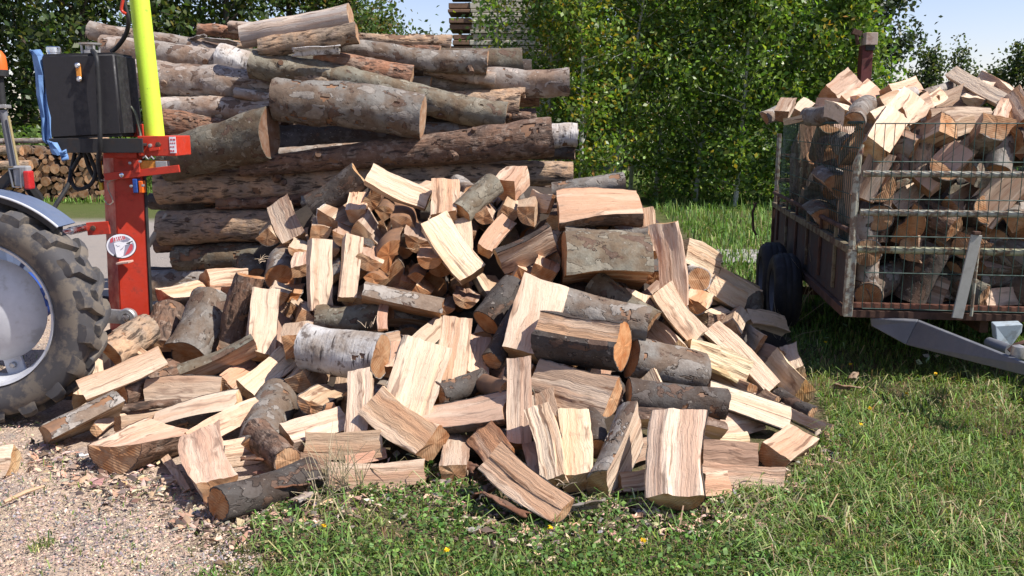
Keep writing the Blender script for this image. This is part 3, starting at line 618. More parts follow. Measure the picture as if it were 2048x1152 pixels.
def wood_piece(name, A, B, wa, wb, ty, roll, wood, bark, rn, nseg=14, curve=0.0, ripple=0.05, barkth=0.005, drop=0.25, facedir=None, endtint=None, bend=(0, 0), lump=0.0, fork=0.0, twist=0.0):
    """A, B: ends of the axis; wa, wb: visible widths there. Returns the thing: split body > bark, cut_end (two)"""
    A, B = Vector(A), Vector(B); X = (B - A).normalized(); Ln = (B - A).length; M = (A + B) / 2
    v = facedir if facedir else (Vector((0, 0, CH)) - M).normalized()
    Z = (v - X * v.dot(X)); Z = Z.normalized() if Z.length > 1e-4 else Vector((0, 0, 1)); Y = Z.cross(X)
    # side axis Y: the screen direction a quarter turn left of A -> B
    pts, bk, pith = section(ty, rn); cr, sr = math.cos(R(roll)), math.sin(R(roll))
    rt = lambda p: (p[0] * cr + p[1] * sr, -p[0] * sr + p[1] * cr)
    pts = [rt(p) for p in pts]; pith = rt(pith)
    lo, hi = min(p[0] for p in pts), max(p[0] for p in pts); zl, zh = min(p[1] for p in pts), max(p[1] for p in pts)
    cx, cz, ex = (lo + hi) / 2, (zl + zh) / 2, (hi - lo)
    pts = [((p[0] - cx) / ex, (p[1] - cz) / ex) for p in pts]; pith = ((pith[0] - cx) / ex, (pith[1] - cz) / ex)
    n = len(pts); jit = []
    for i in range(n):
        both = bk[i] and bk[i - 1]
        a = 0.0 if both else ripple * rn.uniform(-1, 1); jit.append(a)
    sd = rn.uniform(0, 100); vs = []; ph = rn.uniform(0, 6)
    for s in range(nseg + 1):
        t = s / nseg; x = (t - 0.5) * Ln; w = wa + (wb - wa) * t
        ox = curve * Ln * (math.sin(math.pi * t) - 0.5) + bend[0] * math.sin(2.2 * math.pi * t + ph) * 0.5
        oz = bend[1] * math.sin(1.7 * math.pi * t + ph)
        tw_ = twist * (t - 0.5); ct_, st_ = math.cos(tw_), math.sin(tw_)
        wv_ = 1 + 0.07 * mnoise.noise(Vector((t * 3 + sd, 5.5, sd))) * (1 if Ln < 0.8 else 0.6)
        w *= wv_
        for i, (py0, pz0) in enumerate(pts):
            py_, pz_ = py0 * ct_ - pz0 * st_, py0 * st_ + pz0 * ct_
            nn = mnoise.noise(Vector((t * 2.2 * Ln / 0.36 + sd, i * 0.7 if not (bk[i] and bk[i - 1]) else math.atan2(py_, pz_) * 0.8, sd)))
            g_ = 1 + jit[i] + nn * (ripple * 1.1 if not (bk[i] and bk[i - 1]) else 0.035 + lump)
            xe = x
            if s in (0, nseg): xe = x + 0.012 * mnoise.noise(Vector((py_ * 2, pz_ * 2, sd + s))) + fork * py_ * w
            if not (bk[i] and bk[i - 1]): g_ += ripple * 0.9 * mnoise.noise(Vector((t * 7 * Ln / 0.36 + sd, i * 2.1, 3.3)))
            vs.append((xe, py_ * w * g_ + ox, pz_ * w * g_ + oz))
    fs = []; mi = []
    for s in range(nseg):
        for i in range(n):
            k_ = (i + 1) % n; fs.append((s * n + i, s * n + k_, (s + 1) * n + k_, (s + 1) * n + i)); mi.append(1 if bk[i] else 0)
    me = mesh(vs, fs, True, mi)
    o = link(name, me, [WOOD, CAMB])
    o.matrix_world = Matrix(((X.x, Y.x, Z.x, M.x), (X.y, Y.y, Z.y, M.y), (X.z, Y.z, Z.z, M.z), (0, 0, 0, 1)))
    try: me.set_sharp_from_angle(angle=R(30))
    except Exception: pass
    wt = TW[wood]; vr = rn.uniform(0.90, 1.06) if wood == 'c' else rn.uniform(0.74, 1.08); o.color = (wt[0] * vr, wt[1] * vr * rn.uniform(0.97, 1.03), wt[2] * vr * rn.uniform(0.93, 1.05), 1)
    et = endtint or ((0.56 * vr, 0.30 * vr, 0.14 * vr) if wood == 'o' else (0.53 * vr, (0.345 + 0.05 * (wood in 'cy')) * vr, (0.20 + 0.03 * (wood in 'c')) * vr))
    # ends, each centred on the pith so that the rings run round it
    for e in (0, 1):
        base = 0 if e == 0 else nseg * n; cen = Vector(vs[base]) * 0
        loop = [Vector(vs[base + i]) for i in range(n)]; cen = sum(loop, Vector()) / n
        org = Vector((cen.x, pith[0] * (wa if e == 0 else wb), pith[1] * (wa if e == 0 else wb)))
        mid = [cen + (q - cen) * 0.55 + Vector((0.004 * mnoise.noise(q * 30 + Vector((sd, 0, 0))), 0, 0)) for q in loop]
        V = [q - org for q in loop] + [q - org for q in mid] + [cen - org]
        Fc = []
        for i in range(n):
            k_ = (i + 1) % n
            q1 = (i, n + i, n + k_, k_); q2 = (n + i, 2 * n, n + k_)
            if e == 1: q1 = q1[::-1]; q2 = q2[::-1]
            Fc += [q1, q2]
        c = link('cut_end', mesh(V, Fc), END, o, org); c.color = (*et, 1)
    # bark: a shell of its own with a thickness and torn edges
    if any(bk) and bark != '-':
        i0 = next((i for i in range(n) if bk[i] and not bk[i - 1]), 0); cnt = 0
        while cnt < n and bk[(i0 + cnt) % n]: cnt += 1
        idx = [(i0 + q) % n for q in range(cnt + (0 if cnt == n else 1))]; full = cnt == n
        fi = 3; ns2 = nseg * fi; m = len(idx); sub = 2
        cols_ = []
        mm = m * sub if full else (m - 1) * sub + 1
        V = []; cens = [(sum(vs[q * n + z_][1] for z_ in range(n)) / n, sum(vs[q * n + z_][2] for z_ in range(n)) / n) for q in range(nseg + 1)]
        def P_(s_, i_): return Vector(vs[s_ * n + i_])
        for s in range(ns2 + 1):
            q = min(s / fi, nseg - 1e-6); s0 = int(q); fr = q - s0
            for a in range(mm):
                i, f2 = divmod(a, sub); f2 /= sub
                ia = idx[i % m]; ib = idx[(i + 1) % m] if (full or i + 1 < m) else ia
                p = (P_(s0, ia).lerp(P_(s0, ib), f2)).lerp(P_(s0 + 1, ia).lerp(P_(s0 + 1, ib), f2), fr)
                cy_, cz_ = cens[s0]
                d = Vector((0, p.y - cy_, p.z - cz_)); d = d.normalized() if d.length > 1e-6 else Vector((0, 0, 1))
                h_ = barkth * (1 + 0.6 * mnoise.noise(Vector((p.x * 14 + sd, p.y * 22, p.z * 22))) + 0.35 * mnoise.noise(Vector((p.x * 45 + sd, p.y * 60, p.z * 60))))
                e_ = 0.004 * mnoise.noise(Vector((a * 0.8, sd, s))) if s in (0, ns2) else 0
                cell = Ln / ns2; tg = Vector((0, -d.z, d.y)) * (0.35 * (wa + wb) * 1.5 / mm) if 0 < a < mm - 1 or full else Vector((0, 0, 0))
                jx = 0.55 * cell * mnoise.noise(Vector((s * 1.3 + sd, a * 1.7, 4.4))) if 0 < s < ns2 else 0
                V.append(p + d * h_ + Vector((e_ + jx, 0, 0)) + tg * mnoise.noise(Vector((s * 1.9, a * 1.1 + sd, 8.8))))
        faces = []
        cols_n = mm if full else mm - 1
        for s in range(ns2):
            for a in range(cols_n):
                b_ = (a + 1) % mm; c0 = V[s * mm + a]
                keep = mnoise.noise(Vector((c0.x * 7 + sd * 3, c0.y * 11, c0.z * 11))) + 0.35 * mnoise.noise(Vector((c0.x * 30 + sd, c0.y * 30, c0.z * 30))) > -0.80 + drop
                if keep: faces.append((s * mm + a, s * mm + b_, (s + 1) * mm + b_, (s + 1) * mm + a))
        if faces:
            ed = {}
            for f in faces:
                for q in range(4):
                    a, b_ = f[q], f[(q + 1) % 4]
                    if (b_, a) in ed: ed.pop((b_, a))
                    else: ed[(a, b_)] = 1
            used = sorted({a for f in faces for a in f}); mp = {a: i for i, a in enumerate(used)}
            V2 = [V[a] for a in used]; F2 = [tuple(mp[a] for a in f) for f in faces]; inner = {}
            for (a, b_) in ed:
                for q in (a, b_):
                    if q not in inner:
                        p = V[q]; d = Vector((0, p.y, p.z)); d = d.normalized() if d.length > 1e-6 else Vector((0, 0, 1))
                        inner[q] = len(V2); V2.append(p - d * (barkth * 1.5))
                F2.append((mp[b_], mp[a], inner[a], inner[b_]))
            mk, tb = TB[bark]; vr = rn.uniform(0.8, 1.2)
            bo = link('bark', mesh(V2, F2, True), BARK[mk], o); bo.color = (tb[0] * vr, tb[1] * vr, tb[2] * vr, 1)
            try: bo.data.set_sharp_from_angle(angle=R(40))
            except Exception: pass
    return o

# ---------------------------------------------------------------- long logs, stacked behind the heap
LOGS = '''
178 60 34 470 112 34 8.0 8.0 s -.1|uppermost long log of the left end, pale end sawn square behind the yellow cylinder
205 96 46 498 128 46 7.7 7.7 s -.05|pale long log crossing just behind the yellow cylinder below the topmost left log
436 112 47 505 131 47 7.66 7.66 w -.3|short white birch log with peeling papery bark among the upper left logs
290 78 22 500 100 24 8.3 8.3 l .1|thin brownish log lying behind the upper left logs
262 155 70 560 178 64 7.5 7.5 s -.05|thick smooth pale grey log level with the black oil tank
215 158 42 285 166 42 7.9 7.9 k .1|dark stub of a log between the oil tank and the yellow cylinder
318 216 42 560 222 46 7.35 7.35 s 0|smooth lilac grey log under the thick pale log
330 246 58 480 268 44 7.3 7.3 r .25|reddish brown log with loose peeling bark below the lilac grey log
335 318 84 540 268 98 6.9 6.75 m -.1|massive brown butt log with slanting sawn face beside the red splitter head
484 74 46 702 36 56 7.35 7.35 - 0|topmost log of the whole pile, half stripped of bark and shining pale
520 98 36 714 66 38 7.2 7.2 l .1|dark barked log tight under the topmost stripped log
458 52 18 600 66 30 8.1 8.1 s 0|thin grey log poking out behind the topmost stripped log
396 58 20 480 66 22 8.2 8.2 r .3|small orange brown log end at the top left of the pile
700 78 22 902 88 30 8.2 8.2 l .3|pale log with flaking bark plates on the top right skyline
684 100 32 975 128 44 7.55 7.55 g -.2|smooth grey log with pale sawn end on the upper right
862 164 44 1138 163 54 7.8 7.8 s -.1|bleached log sticking out farthest to the upper right
630 118 36 824 156 46 7.35 7.35 r .05|brown log with knots and pale sawn end in the upper middle
505 126 52 1012 232 52 7.25 7.25 m -.2|long olive green log sloping down to the right
552 195 84 846 231 88 6.85 6.8 g .12|thick log with big grey flaking bark plates in the middle of the pile
870 196 26 1038 213 48 7.6 7.6 l .1|blunt ended brownish log at the right under the bleached log
484 336 30 1104 274 78 6.85 6.85 b .05|long dark rough barked log rising to the right across the whole pile
1050 272 44 1155 272 42 7.7 7.7 w .1|whitish rough log end right of the long dark rough log
1060 300 34 1150 304 30 7.75 7.75 k 0|dark log end under the whitish one at the right
318 373 66 1146 344 42 7.0 7.0 l -.1|long pale speckled log lying right across the pile above the firewood
300 402 30 620 408 26 7.25 7.25 k .1|dark thin log in the shadow under the long speckled log
322 457 66 690 443 54 7.0 7.0 l -.1|speckled pale log whose left end shows beside the red beam
352 515 50 580 510 48 7.0 7.0 m .3|greenish log with a bare patch low in the pile
296 571 58 520 558 54 7.0 7.0 g .1|lowest grey log lying on the ground right of the red beam
780 165 32 862 173 32 7.6 7.6 m 0|short olive log stub behind the knotty brown log
560 288 70 900 262 60 7.5 7.5 k 0|dark log deep in the hollow under the flaking thick log
840 262 28 1010 258 26 7.3 7.3 g .1|narrow pale log squeezed under the end of the olive log
435 408 22 640 396 22 6.95 6.95 r .2|thin reddish log lying between the two speckled logs
232 132 20 470 150 24 7.62 7.62 s .1|thin grey log wedged above the thick pale log
560 140 20 700 178 22 7.2 7.2 l .1|slim brownish log showing above the flaking thick log
700 92 16 880 104 18 7.9 7.9 r .2|slim reddish log below the flaking plates on the skyline
330 198 18 560 206 20 7.55 7.55 k 0|thin dark log between the thick pale log and the lilac grey one
860 196 18 1010 228 20 7.45 7.45 m 0|slim dark log under the blunt ended brownish log
300 232 20 520 252 18 7.5 7.5 b .1|thin dark log under the lilac grey log
560 308 22 830 292 24 7.15 7.15 s .1|slim grey log in the hollow above the long rough log
312 492 24 560 482 22 7.1 7.1 b .1|thin brown log in the shade under the lower speckled log
304 546 20 500 538 18 7.15 7.15 k .1|thin dark log right above the lowest grey log
250 128 16 440 150 18 7.5 7.5 r .2|thin red brown log lying on the thick pale log
850 140 22 990 160 24 7.65 7.65 s .1|slim grey log under the smooth grey log with the pale end
880 222 20 1060 238 22 7.55 7.55 b .1|thin dark brown log just above the right end of the rough log
930 190 16 1050 186 18 7.7 7.7 l .2|thin pale log tucked under the bleached log
320 300 22 480 322 24 7.1 7.1 r .2|thin reddish log behind the massive brown butt log
470 186 18 600 204 18 7.3 7.3 s .1|slim pale log right of the lilac grey log
604 404 20 760 388 18 6.9 6.9 g .1|slim grey log lying just behind the crest of the heap
640 216 24 960 262 22 7.4 7.4 k 0|dark slim log in the shade below the olive log'''
rn = random.Random(11)
for ln in LOGS.strip().split('\n'):
    sp_, lab = ln.split('|'); q = sp_.split()
    x1, y1, d1, x2, y2, d2, Y1, Y2 = map(float, q[:8]); bk_, dr = q[8], float(q[9])
    A, B = at(x1, y1, Y1), at(x2, y2, Y2)
    o = wood_piece('long_log', A, B, d1 / F * depth_of(x1, y1, Y1), d2 / F * depth_of(x2, y2, Y2), 'R', rn.uniform(0, 360), 't' if bk_ != '-' else 'c', bk_, rn, nseg=max(8, int((B - A).length / 0.07)),
                   bend=(rn.uniform(-0.045, 0.045), rn.uniform(-0.04, 0.04)) if (B - A).length > 1 else (0.01, 0), barkth=0.008, drop=dr + 0.2, lump=0.09, facedir=None,
                   fork=0.25 if 'slanting' in lab else 0.0, endtint=(0.24, 0.165, 0.12) if 'slanting' in lab else (0.42, 0.31, 0.21))
    if bk_ == '-': o.data.materials[1] = WOOD; o.color = (0.42, 0.37, 0.33, 1)
    tag(o, lab, 'log', 'long logs in the pile')
    Ll = (B - A).length
    if Ll > 1.2 and min(d1, d2) > 28:            # stubs of cut branches
        for _ in range(rn.randint(1, 3)):
            t = rn.uniform(-0.42, 0.42) * Ll; a = rn.uniform(-0.9, 0.9); rr_ = (d1 / F * depth_of(x1, y1, Y1) * (0.5 - t / Ll) + d2 / F * depth_of(x2, y2, Y2) * (0.5 + t / Ll)) / 2
            m_ = MB(); c0 = Vector((t, math.sin(a) * rr_ * 0.85, math.cos(a) * rr_ * 0.85)); dd = Vector((0.35, math.sin(a), math.cos(a))).normalized(); q_ = rn.uniform(0.014, 0.026)
            m_.tube([c0, c0 + dd * rr_ * 0.2, c0 + dd * (rr_ * 0.2 + rn.uniform(0.015, 0.05))], [q_ * 1.7, q_ * 1.15, q_], 9)
            me_ = mesh(m_.v, m_.f, False, [0] * (len(m_.f) - 1) + [1]); kb = link('branch_stub', me_, [BARK['rough'], END], o); kb.color = (0.14, 0.10, 0.075, 1)
# deeper logs that carry the visible ones
for i in range(17):
    z = 0.16 + 0.27 * (i % 8); Y = 7.75 + 0.32 * (i // 8) + rn.uniform(-0.05, 0.05) + (0.25 if i % 8 > 5 else 0)
    A = Vector((-2.5 + rn.uniform(-.3, .3) + 0.05 * (i % 8), Y, z)); B = Vector((0.1 + rn.uniform(-.3, .3), Y + 0.1, z + rn.uniform(-.06, .06)))
    o = wood_piece('long_log', A, B, 0.27, 0.24, 'R', 0, 't', rn.choice('gkmb'), rn, nseg=14, barkth=0.007, drop=0, lump=0.03)
    tag(o, 'dark long log buried deep behind the front row of the pile', 'log', 'buried logs of the pile')
# leaning skid pole and curl of birch bark
mb = MB(); mb.tube([at(296, 492, 6.85), at(316, 458, 6.88), at(334, 428, 6.92)], [0.022, 0.02, 0.017], 8)
tag(mb.build('wooden_pole', m_plain('grey_pole', (0.34, 0.29, 0.22), 0.8), None, True), 'thin weathered pole leaning against the speckled log beside the beam', 'pole')
def curl(name, px, py, Y, ln, wd, ang, tint, label, rad=0.03, turn=1.6, cat='bark scrap', n=9):
    c = at(px, py, Y); V = []; Fq = []; m = 10; sdd = rn.uniform(0, 50)
    for i in range(n + 1):
        for j in range(m + 1):
            t = (i / n - 0.5); a = (j / m - 0.5) * turn
            edge = 1 + 0.25 * mnoise.noise(Vector((j * 0.6, sdd, i * 0.5)))
            V.append((t * ln * edge, rad * math.sin(a) * wd / rad / max(turn, .1) + 0.006 * mnoise.noise(Vector((i, j * .7, sdd))), rad * (math.cos(a) - 1) + 0.012 * mnoise.noise(Vector((i * .5, j * .3, sdd + 9)))))
    for i in range(n):
        for j in range(m): Fq.append((i * (m + 1) + j, i * (m + 1) + j + 1, (i + 1) * (m + 1) + j + 1, (i + 1) * (m + 1) + j))
    o = link(name, mesh(V, Fq, True), BARK['smooth' if tint[0] < 0.4 else 'birch']); o.color = (*tint, 1); o.location = c
    o.rotation_euler = (R(rn.uniform(-25, 25) - 25), R(rn.uniform(-12, 12)), R(ang))
    md = o.modifiers.new('thickness', 'SOLIDIFY'); md.thickness = 0.006; md.offset = -1
    return tag(o, label, cat)
curl('bark_curl', 632, 101, 7.1, 0.36, 0.09, 8, (0.58, 0.56, 0.54), 'white curl of bark lying under the topmost stripped log')
curl('bark_curl', 395, 74, 7.9, 0.16, 0.05, -20, (0.42, 0.40, 0.38), 'small pale bark curl on the upper left logs')
curl('bark_curl', 440, 80, 7.9, 0.3, 0.05, -4, (0.42, 0.40, 0.38), 'longer pale bark curl right of the small one on the upper left logs')

